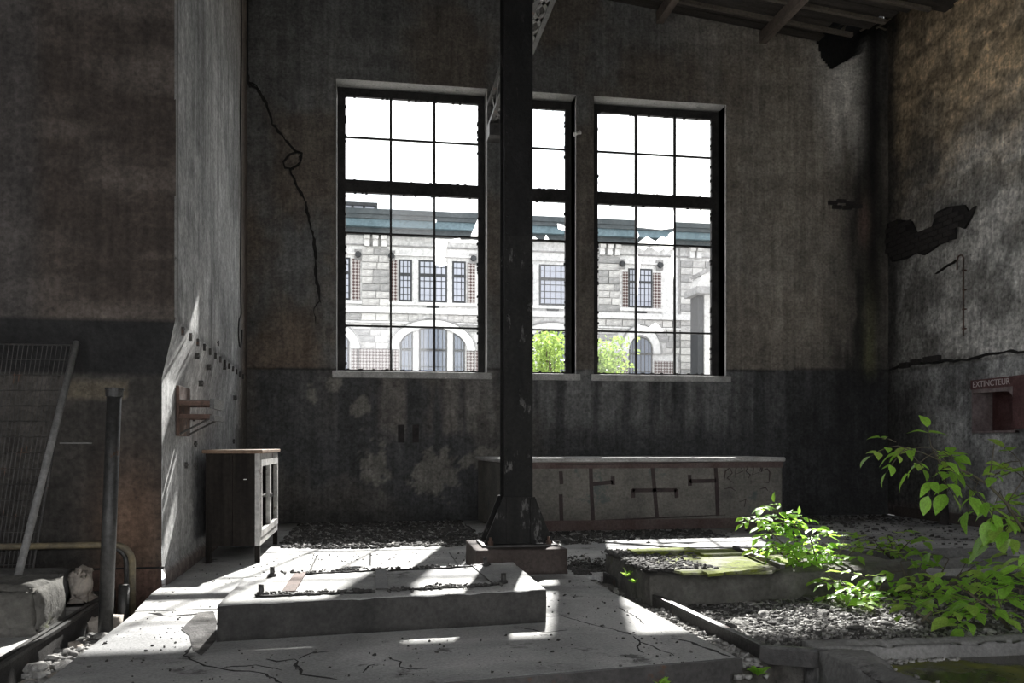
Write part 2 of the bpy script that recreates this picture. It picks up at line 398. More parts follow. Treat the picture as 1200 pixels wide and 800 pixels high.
# ---- back wall
tornX = np.array([7.45, 7.6, 7.75, 8.1, 8.3, 8.4, 8.5, 8.9]); tornZ = np.array([8.15, 7.75, 7.62, 7.85, 7.95, 8.2, 8.5, 8.6])
def back_col(X, Z):
    n1 = fbm(X*.9, Z*.7, 0, 5, 1); n2 = fbm(X*5, Z*.35, 0, 4, 5); n3 = fbm(X*.5, Z*5, 0, 4, 9); n4 = fbm(X*7, Z*7, 0, 4, 13)
    up = mixc((.135, .118, .102), (.15, .15, .148), sstep(.42, .58, n1))
    up = mixc(up, (.36, .32, .27), sstep(4.2, 7.2, X+2*(n1-.5))*.75)
    up = mixc(up, (.20, .145, .105), sstep(.5, .62, fbm(X*.8+9, Z*.5, 0, 4, 22))*sstep(6.5, 3, Z)*sstep(3, 0, X)*.55)
    up = up*(.72+.6*n2)[:, None]*(.75+.5*n3)[:, None]
    line = 2.36+.012*(X+1.87)
    lo = mixc((.085, .086, .088), (.125, .118, .11), sstep(.45, .6, n1))
    rn = np.exp(-((X-1.0)/1.25)**2)*sstep(1.2, 1.6, Z+.3*(n4-.5)); lo = mixc(lo, (.20, .175, .155), rn*.8*sstep(.35, .6, n2))
    lo = lo*(.65+.7*n2)[:, None]
    rg = np.exp(-((X-4.2)/2.6)**2); lo = mixc(lo, (.21, .21, .208), rg*sstep(1.25, 1.7, Z)*sstep(.4, .6, n2)*.95)
    # flaked patches low on the wall
    fl = np.maximum.reduce([np.exp(-((X-cx)/sx)**2-((Z-cz)/sz)**2) for cx, cz, sx, sz in
        ((.05, .85, .35, .45), (1.0, .75, .5, .5), (1.75, .95, .55, .28), (-.15, 1.75, .22, .3), (-.9, 2.0, .12, .2), (-.55, 2.15, .2, .15))])
    fm = sstep(.5, .54, fl*.5+n4*.62-.12+.0*X); lo = mixc(lo, (.25, .235, .21), fm*.8)
    c = np.where((Z > line)[:, None], up, lo)
    c = np.where((np.abs(Z-line) < .018)[:, None], c*.4, c)
    # soot and damp towards the right-hand corner
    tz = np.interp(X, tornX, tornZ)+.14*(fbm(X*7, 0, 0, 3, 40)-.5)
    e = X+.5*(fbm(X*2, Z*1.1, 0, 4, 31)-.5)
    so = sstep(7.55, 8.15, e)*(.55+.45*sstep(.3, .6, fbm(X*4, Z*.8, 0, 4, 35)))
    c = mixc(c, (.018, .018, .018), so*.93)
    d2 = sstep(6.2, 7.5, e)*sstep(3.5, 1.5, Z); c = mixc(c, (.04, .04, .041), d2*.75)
    to = sstep(5.6, 7.0, Z)*np.exp(-((X-7.95)/.42)**2)*sstep(.15, .5, n2+.5*sstep(6.8, 7.4, Z)); c = mixc(c, (.85, .83, .79), np.clip(to, 0, 1)*.9)
    bd = np.exp(-((X-8.52-.12*(fbm(X*3, Z*1.5, 0, 3, 44)-.5))/.20)**2)*sstep(2.6, 4.0, Z); c = mixc(c, (.008, .008, .008), bd*.92)
    gr = np.exp(-((X-8.45)/.12)**2)*sstep(4.5, 2.6, Z)*sstep(2.2, 2.7, Z); c = mixc(c, (.15, .15, .07), gr*.7)
    rd = np.exp(-((X-8.35)/.10)**2-((Z-5.0)/.35)**2); c = mixc(c, (.22, .15, .12), rd*.8)
    c = np.where(((Z > tz) & (X > 7.45))[:, None], .012, c)  # torn-out recess painted black for the darkness of the attic behind
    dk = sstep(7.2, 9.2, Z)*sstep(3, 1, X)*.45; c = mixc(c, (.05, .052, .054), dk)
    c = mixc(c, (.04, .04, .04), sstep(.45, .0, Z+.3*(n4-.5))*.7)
    return c
tornX = np.array([7.45, 7.6, 7.75, 8.1, 8.3, 8.4, 8.5, 8.79]); tornZ = np.array([8.15, 7.75, 7.62, 7.85, 7.95, 8.2, 8.5, 8.6])
def back_P(X, Z):
    Y = np.full_like(X, YW)+.03*(fbm(X*1.2, Z*1.2, 0, 4, 2)-.5)+.012*(fbm(X*8, Z*8, 0, 3, 3)-.5)
    Y = Y-.012*(Z < 2.36+.012*(X+1.87))
    tz = np.interp(X, tornX, tornZ)+.14*(fbm(X*7, 0, 0, 3, 40)-.5)
    Y = np.where((Z > tz) & (X > 7.45), YW+.3, Y)
    for a, b in WIN:      # keep the reveal edge crisp
        near = ((np.abs(X-a) < .002) | (np.abs(X-b) < .002) | (np.abs(Z-SILL) < .002) | (np.abs(Z-HEAD) < .002))
        Y = np.where(near & (X > a-.01) & (X < b+.01) & (Z > SILL-.01) & (Z < HEAD+.01), YW, Y)
    return X, Y, Z
us = lines(-2.05, XR+.12, .04, [q for p in WIN for q in p]); vz = lines(0, 9.7, .04, (SILL, HEAD))
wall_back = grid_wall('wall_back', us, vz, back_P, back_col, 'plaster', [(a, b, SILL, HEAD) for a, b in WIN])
tag(wall_back, 'stained dark plaster wall holding the three tall windows', 'wall', kind='structure')
# cracks
cr1 = [on_Y(x, y, YW) for x, y in ((289, -60), (289, 60), (290, 96), (301, 104), (312, 121), (319, 146), (334, 164), (347, 178), (354, 180), (352, 190), (340, 199), (346, 214), (356, 232), (362, 254), (367, 277), (370, 300), (370, 322), (376, 355))]
mb = MB(); stroke(mb, jag(cr1, .06, .012, 3), .035, (0, -1, 0), .028, .6, 4, .05)
cr2 = [on_Y(x, y, YW) for x, y in ((352, 178), (340, 181), (332, 190), (334, 197), (345, 199))]
stroke(mb, jag(cr2, .06, .01, 5), .02, (0, -1, 0), .028, .5, 5, .05)
for q in ([(376, 352), (368, 362), (370, 380)], [(292, 97), (300, 100), (306, 108)], [(362, 254), (358, 246), (360, 236)], [(319, 146), (326, 148)]):
    stroke(mb, jag([on_Y(x, y, YW) for x, y in q], .05, .01, 8), .014, (0, -1, 0), .028, .5, 6, .05)
build('wall_crack', mb, 'crack_dark', wall_back, label='long jagged black crack running down the plaster')
for k in range(2):       # two small dark recess marks below the left window
    p = on_Y((470, 487)[k], 508, YW); build('dark_recess', MB().box(p.x-.05, p.x+.05, YW-.03, YW+.02, p.z-.14, p.z+.14), 'soot_brick', wall_back)
# masonry body behind the plaster: closes the wall's thickness around the openings
mb = MB().box(7.3, 12, YW+.36, YW+.5, 7.3, 10.2); xs = [-8]+[q for p in WIN for q in p]+[7.3]
mb.box(7.3, 12, YW+.06, YG+.12, -.3, 7.3)
for i in range(0, len(xs), 2): mb.box(xs[i], xs[i+1], YW+.06 if i < 6 else YW+.06, YG+.12, -.3, 10.2)
for a, b in WIN: mb.box(a, b, YW+.06, YG+.12, -.3, SILL-.03); mb.box(a, b, YW+.06, YG+.12, HEAD+.03, 10.2)
o = build('wall_back_core', mb, 'facade_stone'); tag(o, 'stone outer face of the wall behind the plaster', 'wall', kind='structure')
# ---- windows
def reveal_piece(mb, a, b):
    mb.add([(a, YW, SILL), (a, YG+.1, SILL), (a, YG+.1, HEAD), (a, YW, HEAD)], [(0, 1, 2, 3)])
    mb.add([(b, YW, SILL), (b, YG+.1, SILL), (b, YG+.1, HEAD), (b, YW, HEAD)], [(3, 2, 1, 0)])
    mb.add([(a, YW, HEAD), (b, YW, HEAD), (b, YG+.1, HEAD), (a, YG+.1, HEAD)], [(0, 1, 2, 3)])
    mb.add([(a, YW, SILL), (b, YW, SILL), (b, YG+.1, SILL), (a, YG+.1, SILL)], [(3, 2, 1, 0)])
def gx(px): return XY(px, YG)
ROWS = [(2.40, 3.10), (3.10, 4.58), (4.58, 5.22), (5.42, 6.10), (6.10, 6.75)]
COLS = [[gx(405), gx(458), gx(509), gx(560)], [2.24, 2.72, gx(662)], [gx(700), gx(745), gx(790.5), gx(833)]]
COLS[1] = [XY(577, YG)+.18, gx(662)]
WLAB = ['left tall window with three panes across, above the cabinet side of the wall', 'narrow middle window half hidden behind the iron column', 'right tall window with a broken milky pane, above the counter']
for wi, (a, b) in enumerate(WIN):
    W = empty('window_%d' % (wi+1), ((a+b)/2, YG, SILL), WLAB[wi], 'window', kind='structure')
    mb = MB(); reveal_piece(mb, a, b); build('window_reveal', mb, 'concrete', W)
    mb = MB(); mb.box(a-.06, b+.06, YW-.07, YG-.06, SILL-.10, SILL+.005)
    build('window_sill', mb, 'counter_top', W, bevel=.012, label='pale chipped stone sill')
    cs = COLS[wi]; mb = MB(); x0, x1 = cs[0], cs[-1]; y0, y1 = YG-.035, YG+.035; e = .004
    mb.box(a+e, x0, y0, y1, SILL+.01, HEAD-e); mb.box(x1, b-e, y0, y1, SILL+.01, HEAD-e)
    mb.box(x0, x1, y0, y1, 6.75, HEAD-e); mb.box(x0, x1, y0, y1, SILL+.01, 2.40)
    build('window_frame', mb, 'frame_iron', W)
    build('transom', MB().box(x0, x1, y0-.012, y1, 5.22, 5.42), 'frame_iron', W)
    for c in cs[1:-1]: build('glazing_bar', MB().box(c-.016, c+.016, YG-.02, YG+.02, 2.40, 5.22), 'frame_iron', W); build('glazing_bar', MB().box(c-.02, c+.02, YG-.02, YG+.02, 5.42, 6.75), 'frame_iron', W)
    for zz in (3.10, 4.58, 6.10): build('glazing_bar', MB().box(x0, x1, YG-.018, YG+.018, zz-.014, zz+.014), 'frame_iron', W)
    rr = random.Random(wi)
    for ri, (z0, z1) in enumerate(ROWS):
        for ci in range(len(cs)-1):
            if (wi, ri, ci) in ((0, 1, 2), (0, 2, 2), (2, 2, 1), (2, 1, 1), (1, 2, 0), (2, 3, 2), (0, 3, 2)): continue
            t = .002; o = build('pane', MB().box(cs[ci]+.012, cs[ci+1]-.012, YG-t, YG+t, z0+.012, z1-.012), 'clear_glass' if rr.random() < .75 else 'dusty_glass', W)
    # putty crumbs left in the rebate of the frame
    mb = MB()
    for k in range(110):
        side = rr.choice('lrtb'); s = rr.uniform(.008, .022)
        if side in 'lr': X = x0 if side == 'l' else x1; Z = rr.uniform(2.4, 6.75)
        else: Z = rr.choice([6.75, 2.40, 5.22, 5.42]); X = rr.uniform(x0, x1)
        mb.box(X-s, X+s, YG-.03, YG+.01, Z-s, Z+s*.8)
    build('putty_remains', mb, 'frame_iron', W, kind='stuff')
    # milky shards standing in for the broken panes
    if wi == 2:
        SH = [[(745, 244), (790, 247), (790, 267), (775, 269), (747, 266), (745, 268)], [(745, 268), (749, 276), (745, 282)], [(745, 287), (752, 281), (758, 277), (768, 283), (775, 277), (781, 279), (785, 273), (790, 271), (790, 289)],
              [(745, 289), (755, 293), (760, 289)], [(762, 289), (772, 295), (778, 291), (781, 296), (790, 289)], [(745, 291), (750, 310), (747, 345), (745, 352)], [(790, 291), (785, 305), (790, 330)], [(745, 388), (748, 380), (757, 386), (768, 378), (778, 388)]]
    elif wi == 0:
        SH = [[(509, 280), (525, 281), (521, 300), (524, 310), (515, 313), (512, 309), (509, 312)], [(560, 256), (560, 279), (551, 279), (553, 273)], [(525, 281), (539, 279), (540, 282), (553, 281), (560, 282), (560, 285), (530, 284)], [(509, 255), (512, 259), (509, 263)]]
    else:
        SH = [[(637, 282), (640, 275), (644, 282)], [(653, 262), (662, 264), (662, 270), (654, 268)], [(622, 280), (626, 277), (632, 282)]]
    for sh in SH:
        pl = [on_Y(x, y, YG) for x, y in sh]
        build('glass_shard', MB().prism([(p.x, p.z) for p in pl], 'y', YG-.006, YG+.004), 'milky_glass', W, label='milky broken piece of glass')

# ---- right wall
def right_col(Y, Z):
    n1 = fbm(Y*.8, Z*.7, 3, 5, 51); n2 = fbm(Y*4, Z*.5, 3, 4, 55); n4 = fbm(Y*9, Z*9, 3, 4, 58); n5 = fbm(Y*2.2, Z*2.2, 3, 5, 60)
    c = mixc((.24, .232, .218), (.50, .488, .465), sstep(.4, .6, n5))
    gold = mixc((.56, .43, .28), (.30, .245, .18), sstep(.4, .6, n1)); wv = fbm(Y*3+2*n5, Z*9+3*n5, 3, 3, 66)
    gold = gold*(.7+.65*sstep(.35, .6, wv))[:, None]
    h = Z-.35*(12.5-Y)*0
    c = mixc(c, gold, sstep(4.6, 6.4, h+1.4*(n1-.5)*2))
    c = mixc(c, (.10, .10, .10), sstep(.5, .62, fbm(Y*1.2+4, Z*1.5, 3, 5, 70))*np.exp(-((Z-5.2)/.8)**2)*.75)
    line = 2.45; lo = mixc((.17, .17, .17), (.38, .38, .377), sstep(.35, .6, n5)); lo = lo*(.6+.8*n2)[:, None]
    c = np.where((Z < line)[:, None], lo, c); c = np.where((np.abs(Z-line-.03*(n5-.5)) < .02)[:, None], c*.45, c)
    c = c*(.55+.9*n4)[:, None]
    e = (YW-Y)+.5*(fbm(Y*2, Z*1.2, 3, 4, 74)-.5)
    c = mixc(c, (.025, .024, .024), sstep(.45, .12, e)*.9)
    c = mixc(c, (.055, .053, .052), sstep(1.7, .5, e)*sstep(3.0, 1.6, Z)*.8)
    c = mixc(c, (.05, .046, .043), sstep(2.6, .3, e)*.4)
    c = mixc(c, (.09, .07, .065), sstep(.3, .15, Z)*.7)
    return c
def right_P(Y, Z):
    return XR-.0*Y+.035*(fbm(Y*1.2, Z*1.2, 3, 4, 52)-.5)+.016*(fbm(Y*8, Z*8, 3, 3, 53)-.5)+.012*(Z > 2.45), Y, Z
RB = (on_X(1142, 445, XR), on_X(1194, 508, XR))   # red alarm niche
ny1, ny0 = RB[0].y, RB[1].y; nz1, nz0 = 2.15, 1.37
ys = lines(-3.3, YW+.12, .05, (ny0, ny1)); vz = lines(0, 10, .05, (nz0, nz1))
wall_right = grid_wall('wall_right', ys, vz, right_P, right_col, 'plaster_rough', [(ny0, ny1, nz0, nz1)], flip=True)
tag(wall_right, 'weathered right-hand wall, ochre at the top and grey below', 'wall', kind='structure')
# exposed brick in the peeled patch: recessed bed and brick courses
def peel_edge():
    return [on_X(x, y, XR-.02) for x, y in ((1036, 290), (1040, 262), (1052, 257), (1068, 259), (1074, 273), (1092, 266), (1098, 248), (1112, 242), (1130, 240), (1135, 248), (1143, 241), (1138, 254), (1130, 268), (1120, 264), (1119, 280), (1104, 283), (1092, 293), (1082, 299), (1073, 296), (1062, 303), (1046, 307))]
pe = peel_edge(); build('peeled_bed', MB().prism([(p.y, p.z) for p in pe], 'x', XR-.03, XR+.01), 'crack_dark', wall_right, label='dark peeled patch of bare wall')
def inside(y, z, poly):
    r = False; n = len(poly)
    for i in range(n):
        a, b = poly[i], poly[i-1]
        if (a.z > z) != (b.z > z) and y < (b.y-a.y)*(z-a.z)/(b.z-a.z)+a.y: r = not r
    return r
ub = bpy.data.meshes.new('brick'); ub.from_pydata([tuple(Vector(v)) for v in MB().box(-.5, .5, -.5, .5, -.5, .5).v], [], MB().box(-.5, .5, -.5, .5, -.5, .5).f); ub.materials.append(MATS['soot_brick'])
rr = random.Random(4); nb = 0
for r in range(26):
    z = 3.6+r*.085
    for k in range(22):
        y = 11.4+k*.235+(r % 2)*.117
        if inside(y-.08, z, pe) and inside(y+.08, z, pe) and inside(y, z+.03, pe):
            o = bpy.data.objects.new('brick', ub); C.objects.link(o); o.parent = wall_right; o.location = (XR-.03-rr.uniform(0, .012), y, z); o.scale = (.03, .215, .068); nb += 1
# loosened bricks in the back corner
for k, (x, y) in enumerate(((975, 238), (985, 236), (996, 239), (980, 243), (992, 244), (1004, 242), (1062, 428), (1075, 424), (1090, 421), (1098, 420))):
    if x < 1040:
        p = on_Y(x, y, YW); o = bpy.data.objects.new('brick', ub); C.objects.link(o); o.parent = wall_back; o.location = (p.x, YW-.02, p.z); o.scale = (.16, .05, .06)
    else:
        p = on_X(x, y, XR); o = bpy.data.objects.new('brick', ub); C.objects.link(o); o.parent = wall_right; o.location = (XR-.03, p.y, p.z); o.scale = (.07, .2, .09)
mb = MB(); stroke(mb, jag([on_X(x, y, XR) for x, y in ((1042, 434), (1060, 427), (1100, 424), (1140, 420), (1170, 414), (1230, 408))], .12, .02, 3), .03, (-1, 0, 0), .03, .6, 3, .05)
stroke(mb, jag([on_X(x, y, XR) for x, y in ((1097, 321), (1108, 313), (1122, 304))], .08, .015, 3), .015, (-1, 0, 0), .03, .6, 3, .05)
build('wall_crack', mb, 'crack_dark', wall_right)
build('baseboard_right', MB().box(XR-.07, XR-.005, 2, 13.2, 0, .16), 'concrete_red', None, bevel=.01)
tag(bpy.data.objects['baseboard_right'], 'low reddish skirting along the foot of the right wall', 'baseboard', kind='structure')

# ---- left pier (wall_left): front face, sloped band, side face
PY = 7.5
def pierX_up(Y): return -1.61-(Y-7.45)*(.27/6.05)
def pierX_lo(Y): return -1.755-(Y-7.6)*(.13/5.9)
BZ0, BZ1 = 1.76, 2.25
def side_P(Y, Z):
    t = sstep(0, 1, (Z-BZ0)/(BZ1-BZ0)); t = np.clip((Z-BZ0)/(BZ1-BZ0), 0, 1)
    Yf = 7.6-.15*t; Yq = Yf+(Y-7.5)*(YW+.02-Yf)/(YW+.02-7.5)
    X = pierX_lo(Yq)*(1-t)+pierX_up(Yq)*t
    return X+.012*(fbm(Y*2, Z*2, 7, 4, 80)-.5)+.03*(Z < .15), Yq, Z
def side_col(Y, Z):
    n1 = fbm(Y*1.1, Z*.8, 7, 5, 81); n2 = fbm(Y*7, Z*.35, 7, 4, 82); n3 = fbm(Y*5+Z*2, Z*3-Y*2, 7, 4, 83)
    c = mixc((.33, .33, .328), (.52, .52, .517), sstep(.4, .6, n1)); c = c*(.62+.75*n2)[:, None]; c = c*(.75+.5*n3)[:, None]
    c = mixc(c, (.24, .20, .165), sstep(12.0, 13.0, Y)*.9); c = mixc(c, (.17, .13, .115), sstep(12.6, 13.2, Y)*.6*(Z > 2.3))
    c = mixc(c, (.28, .24, .2), sstep(5.5, 8.5, Z)*.8)
    lw = sstep(1.9, 1.2, Z)*sstep(.4, .55, n1); c = mixc(c, (.22, .215, .21), lw*.5)
    c = mixc(c, (.15, .10, .085), (Z < .15)*.75)
    c = np.where((np.abs(Z-BZ1) < .02)[:, None], c*.55, c)
    for yy in (8.55, 9.25, 9.3): c = mixc(c, (.55, .55, .545), np.exp(-((Y-yy-.02*np.sin(Z*2))/.025)**2)*(Z > 2.3)*.6)
    dk = sstep(11.8, 12.2, Y)*sstep(.45, .5, fbm(Y*3, Z*3, 7, 3, 88))*sstep(3.5, 2.5, Z)*.5; c = mixc(c, (.06, .055, .05), dk)
    return c
ys = lines(7.5, YW+.08, .05); vz = lines(-.45, 10, .05, (.15, BZ0, BZ1))
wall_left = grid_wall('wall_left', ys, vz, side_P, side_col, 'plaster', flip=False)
tag(wall_left, 'pale grey scratched side of the big left-hand pier', 'wall', kind='structure')
def front_P(X, Z):
    t = np.clip((Z-BZ0)/(BZ1-BZ0), 0, 1); Y = 7.6-.15*t
    Xc = -1.755*(1-t)-1.61*t; Xq = -7+(X+7)*(Xc+7)/(-1.7+7)
    return Xq, Y+.02*(fbm(X*1.5, Z*1.5, 8, 4, 91)-.5)*(X < -1.72), Z
def front_col(X, Z):
    n1 = fbm(X*.9, Z*.9, 8, 5, 92); n3 = fbm(X*1.1, Z*4.5, 8, 4, 93); n2 = fbm(X*5, Z*.5, 8, 4, 94)
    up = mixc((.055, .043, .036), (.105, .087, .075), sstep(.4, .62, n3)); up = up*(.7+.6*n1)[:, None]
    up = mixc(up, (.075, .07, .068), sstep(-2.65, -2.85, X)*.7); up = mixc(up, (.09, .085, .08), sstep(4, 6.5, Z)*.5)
    lo = mixc((.047, .043, .039), (.09, .082, .074), sstep(.4, .6, n1)); lo = lo*(.7+.6*n2)[:, None]
    lo = mixc(lo, (.21, .125, .08), np.exp(-((X+1.95)/.28)**2-((Z-.5)/.5)**2)*.65)
    lo = mixc(lo, (.24, .20, .14), ((X > -2.5) & (X < -2.0) & (Z > 1.58) & (Z < 1.75))*.5)
    lo = mixc(lo, (.15, .085, .065), (Z < .17)*.6); lo = mixc(lo, (.04, .037, .035), sstep(.55, .1, Z+.2*(n1-.5))*sstep(-2.1, -2.5, X)*.8)
    c = np.where((Z > BZ1-.01)[:, None], up, lo)
    bd = (Z > BZ0+.01) & (Z < BZ1-.005); c = np.where(bd[:, None], np.array((.02, .0195, .02))*(.8+.4*n1)[:, None], c)
    return c
xs_ = lines(-7, -1.7, .05); vz = lines(-.45, 10, .05, (.15, BZ0, BZ1))
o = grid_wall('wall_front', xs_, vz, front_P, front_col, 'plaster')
tag(o, 'dark brown front face of the left pier with a black sloping band', 'wall', kind='structure')
build('pier_joint', MB().box(-3.2, -1.735, 7.585, 7.62, .155, .17), 'crack_dark', o)
build('pale_scratch', MB().box(XY(70, 7.58), XY(107, 7.58), 7.575, 7.60, on_Y(90, 519, 7.6).z-.006, on_Y(90, 519, 7.6).z+.006), 'concrete', o)
# ties, rivets and hanging cables on the pier side
for k in range(13):
    Y = 7.75+k*.42; X = pierX_up(Y); o = build('wall_tie', MB().box(X-.005, X+.02, Y-.008, Y+.008, BZ1-.10, BZ1-.03).box(X+.008, X+.022, Y-.025, Y+.025, BZ1-.05, BZ1-.04), 'iron', wall_left)
for (px, py) in ((222, 417), (228, 449), (229, 490), (231, 520), (231, 546), (214, 460), (279, 466), (281, 517), (219, 545), (263, 430), (240, 430), (252, 402)):
    Y = on_X(px, py, -1.76).y; Z = on_X(px, py, -1.76).z; X = pierX_lo(Y) if Z < BZ0 else pierX_up(Y)*.6+pierX_lo(Y)*.4+.02
    build('wall_tie', MB().box(X-.02, X+.025, Y-.01, Y+.01, Z-.03, Z+.03).box(X+.005, X+.022, Y-.05, Y+.05, Z-.008, Z+.008), 'iron', wall_left)
build('corner_strip', MB().box(-1.62, -1.60, 7.45, 7.5, BZ1+.01, 9), 'concrete', wall_left)

# ---- floor
floor = empty('floor', (0, 6, 0), 'cracked concrete floor slabs, sunlit in the middle', 'floor', kind='structure')
def slab(x0, x1, y0, y1, z=0, mat='concrete_floor', th=.14, poly=None, name='floor_slab'):
    poly = poly or [(x0, y0), (x1, y0), (x1, y1), (x0, y1)]
    return build(name, MB().prism(poly[::-1], 'z', z-th, z), mat, floor, bevel=.008)
g = .006
FL = on_Z(530, 800); FR = on_Z(864, 770)
slab(0, 0, 0, 0, poly=[(-1.615, 3.6), (-.6, 4.15), (.4, 4.32), (2.04, 4.55), (1.96, 6.5-g), (-1.68, 6.5-g)])
slab(0, 0, 0, 0, .004, poly=[(-1.69, 6.5+g), (-.59-g, 6.5+g), (-.59-g, 7.75-g), (-1.76, 7.75-g), (-1.76, 7.3)])
slab(0, 0, 0, 0, -.006, poly=[(-.59+g, 6.5+g), (1.955, 6.5+g), (1.92, 7.6), (1.92, 7.75-g), (-.59+g, 7.75-g)])
slab(-1.85, -.59-g, 7.75+g, 9.6-g, .0); slab(-.59+g, -.02-g, 7.75+g, 9.6-g, -.004); slab(-.02+g, .85-g, 7.75+g, 9.6-g, .002); slab(.85+g, 4.1-g, 7.75+g, 9.6-g, -.003)
slab(-2.0, 4.1-g, 9.6+g, YW+.05, -.006); slab(4.1+g, XR, 9.0, YW+.05, -.002)
slab(7.3, XR, 3, 9.0-g, -.004)
# cracks in the slabs, traced where they run
def fcrack(pts, wd=.012, sd_=1, z=0): 
    mb = MB(); stroke(mb, jag([on_Z(x, y, z)+Vector((0, 0, 0)) for x, y in pts], .05, .012, sd_), wd, (0, 0, 1), .0015, .6, sd_, .003); build('floor_crack', mb, 'crack_dark', floor)
for i, (q, wd) in enumerate([([(215, 768), (240, 780), (275, 786), (305, 788), (330, 800)], .012), ([(262, 782), (300, 779), (330, 785)], .010), ([(312, 772), (325, 775), (345, 772), (350, 782), (352, 790), (375, 793), (395, 796)], .016),
        ([(350, 772), (365, 765), (385, 763)], .012), ([(455, 770), (470, 775), (468, 781), (480, 784), (500, 783)], .014), ([(425, 788), (432, 780), (440, 778)], .008), ([(725, 712), (745, 722), (755, 731)], .010),
        ([(742, 745), (750, 752), (748, 760), (755, 765)], .014), ([(750, 752), (765, 757), (790, 768)], .01), ([(790, 748), (810, 752), (830, 760), (848, 767), (856, 769)], .022), ([(660, 722), (680, 728), (700, 733), (745, 744)], .007),
        ([(300, 652), (330, 650), (372, 648)], .008), ([(205, 716), (215, 700), (250, 690), (300, 682)], .007), ([(235, 744), (222, 760), (215, 768)], .02), ([(610, 735), (640, 741), (665, 738)], .008)]): fcrack(q, wd, i)
mb = MB()
for q in ([(174, 718), (200, 722), (232, 719), (254, 717)],): stroke(mb, jag([on_Z(x, y) for x, y in q], .06, .01, 2), .035, (0, 0, 1), .002, .4, 2, .004)
build('floor_crack', mb, 'crack_dark', floor)
# broken-out corner beside the plinth
p = [on_Z(x, y) for x, y in ((232, 718), (250, 716), (254, 728), (253, 750), (236, 768), (226, 762), (222, 745), (212, 738))]
build('broken_corner', MB().prism([(q.x, q.y) for q in p], 'z', -.01, .004), 'gravel_bed', floor)
# steel edge angle along the front edge of the slab
build('edge_angle', MB().bar((-.6, 4.13, -.075), (.4, 4.30, -.075), .03, .15).bar((.4, 4.30, -.075), (2.05, 4.535, -.075), .03, .15), 'iron', floor, label='rusty steel angle edging the slab')
# lower ground: soil bed under everything with relief
def soil_P(X, Y):
    z = -.36+.06*(fbm(X*1.5, Y*1.5, 0, 4, 101)-.5)
    gr = sstep(2.28, 2.36, X)*sstep(4.7, 4.82, Y)*sstep(6.55, 6.35, Y); z = z+gr*(.30+.09*fbm(X*1.1, Y*1.1, 0, 4, 103)-.03)
    gr2 = sstep(3.2, 3.8, X)*sstep(4.8, 5.2, Y)*sstep(7.5, 7.1, Y); z = np.maximum(z, -.36+gr2*(.28+.14*fbm(X*1.3, Y*1.3, 0, 4, 107)))
    tr = sstep(1.9, 2.0, X)*sstep(2.34, 2.25, X)*sstep(4.2, 4.6, Y); z = np.maximum(z, -.36+tr*(.27+.06*fbm(X*8, Y*3, 0, 3, 109)))
    tl = sstep(-2.0, -1.93, X)*sstep(-1.5, -1.62, X)*sstep(6.5, 6.2, Y); z = np.maximum(z, -.36+tl*(.22+.10*fbm(X*6, Y*2.5, 0, 3, 119)))
    return X, Y, z+.035*(fbm(X*7, Y*7, 0, 4, 111)-.5)
def soil_col(X, Y): return mixc((.06, .055, .048), (.2, .19, .175), sstep(.4, .62, fbm(X*3, Y*3, 0, 5, 115))*sstep(2, 2.3, X))
o = grid_wall('ground', lines(-4.5, XR, .06), lines(-1, 9.3, .06), soil_P, soil_col, 'plaster_rough'); tag(o, 'dark rubble-strewn soil bed below the floor slabs', 'ground', kind='structure')
ground_obj = o
def gz(x, y): return float(soil_P(np.array([x]), np.array([y]))[2][0])
# left strip of floor beyond the trench
left = build('floor_left', MB().prism([(-4.5, 3.0), (-2.06, 3.0), (-2.06, 6.75), (-4.5, 6.75)], 'z', -.14, 0), 'concrete_floor'); tag(left, 'sunlit concrete strip left of the rubble trench', 'floor', kind='structure')
build('floor_left_back', MB().prism([(-6.9, 6.76), (-2.12, 6.76), (-2.12, 7.59), (-6.9, 7.59)], 'z', -.3, -.02), 'concrete_dark'); tag(bpy.data.objects['floor_left_back'], 'dark ledge at the foot of the left pier', 'floor', kind='structure')

# ---- ceiling
ceiling = empty('ceiling', (4, 10, 8.4), 'sloping dark board ceiling torn open in the corner', 'ceiling', kind='structure')
def roofbox(mb, x0, x1, y0, y1, dz0, dz1):
    return mb.add([(x, y, roofZ(x)+dz) for dz in (dz0, dz1) for (x, y) in ((x0, y0), (x1, y0), (x1, y1), (x0, y1))], [(3,2,1,0),(4,5,6,7),(0,1,5,4),(1,2,6,5),(2,3,7,6),(3,0,4,7)])
rr = random.Random(9); y = YW-.02
while y > 8.5:
    x1 = rr.uniform(-.1, .1)+(7.5 if y > 13.05 else 7.95 if y > 12.55 else 8.25 if y > 12.1 else 8.8)
    build('ceiling_board', roofbox(MB(), -2, x1, y-.205, y-.006, .0+rr.uniform(0, .008), .03), 'roof_board', ceiling); y -= .21
build('ceiling_panel', roofbox(MB(), -7.2, 9, -3.2, y, .02, .06), 'roof_board', ceiling)
for k, yy in enumerate((13.04, 12.5, 11.96, 11.42, 10.88, 10.34)):
    build('ceiling_lath', roofbox(MB(), -1.9, (7.85, 8.1, 8.5, 8.8, 8.8, 8.8)[k], yy-.035, yy+.035, -.06, -.003), 'lath_wood', ceiling)
for xx in (.97, 2.82, 4.67, 6.48): build('rafter', MB().box(xx-.06, xx+.06, 6, YW-.03, roofZ(xx)-.22, roofZ(xx)-.03), 'rafter_wood', ceiling)
o = build('roof_deck', MB().box(-8, 9.4, -3.6, 14.6, 10.0, 10.2), 'soot_brick'); tag(o, 'black roof deck glimpsed through the torn ceiling corner', 'roof', kind='structure')
mb = MB()
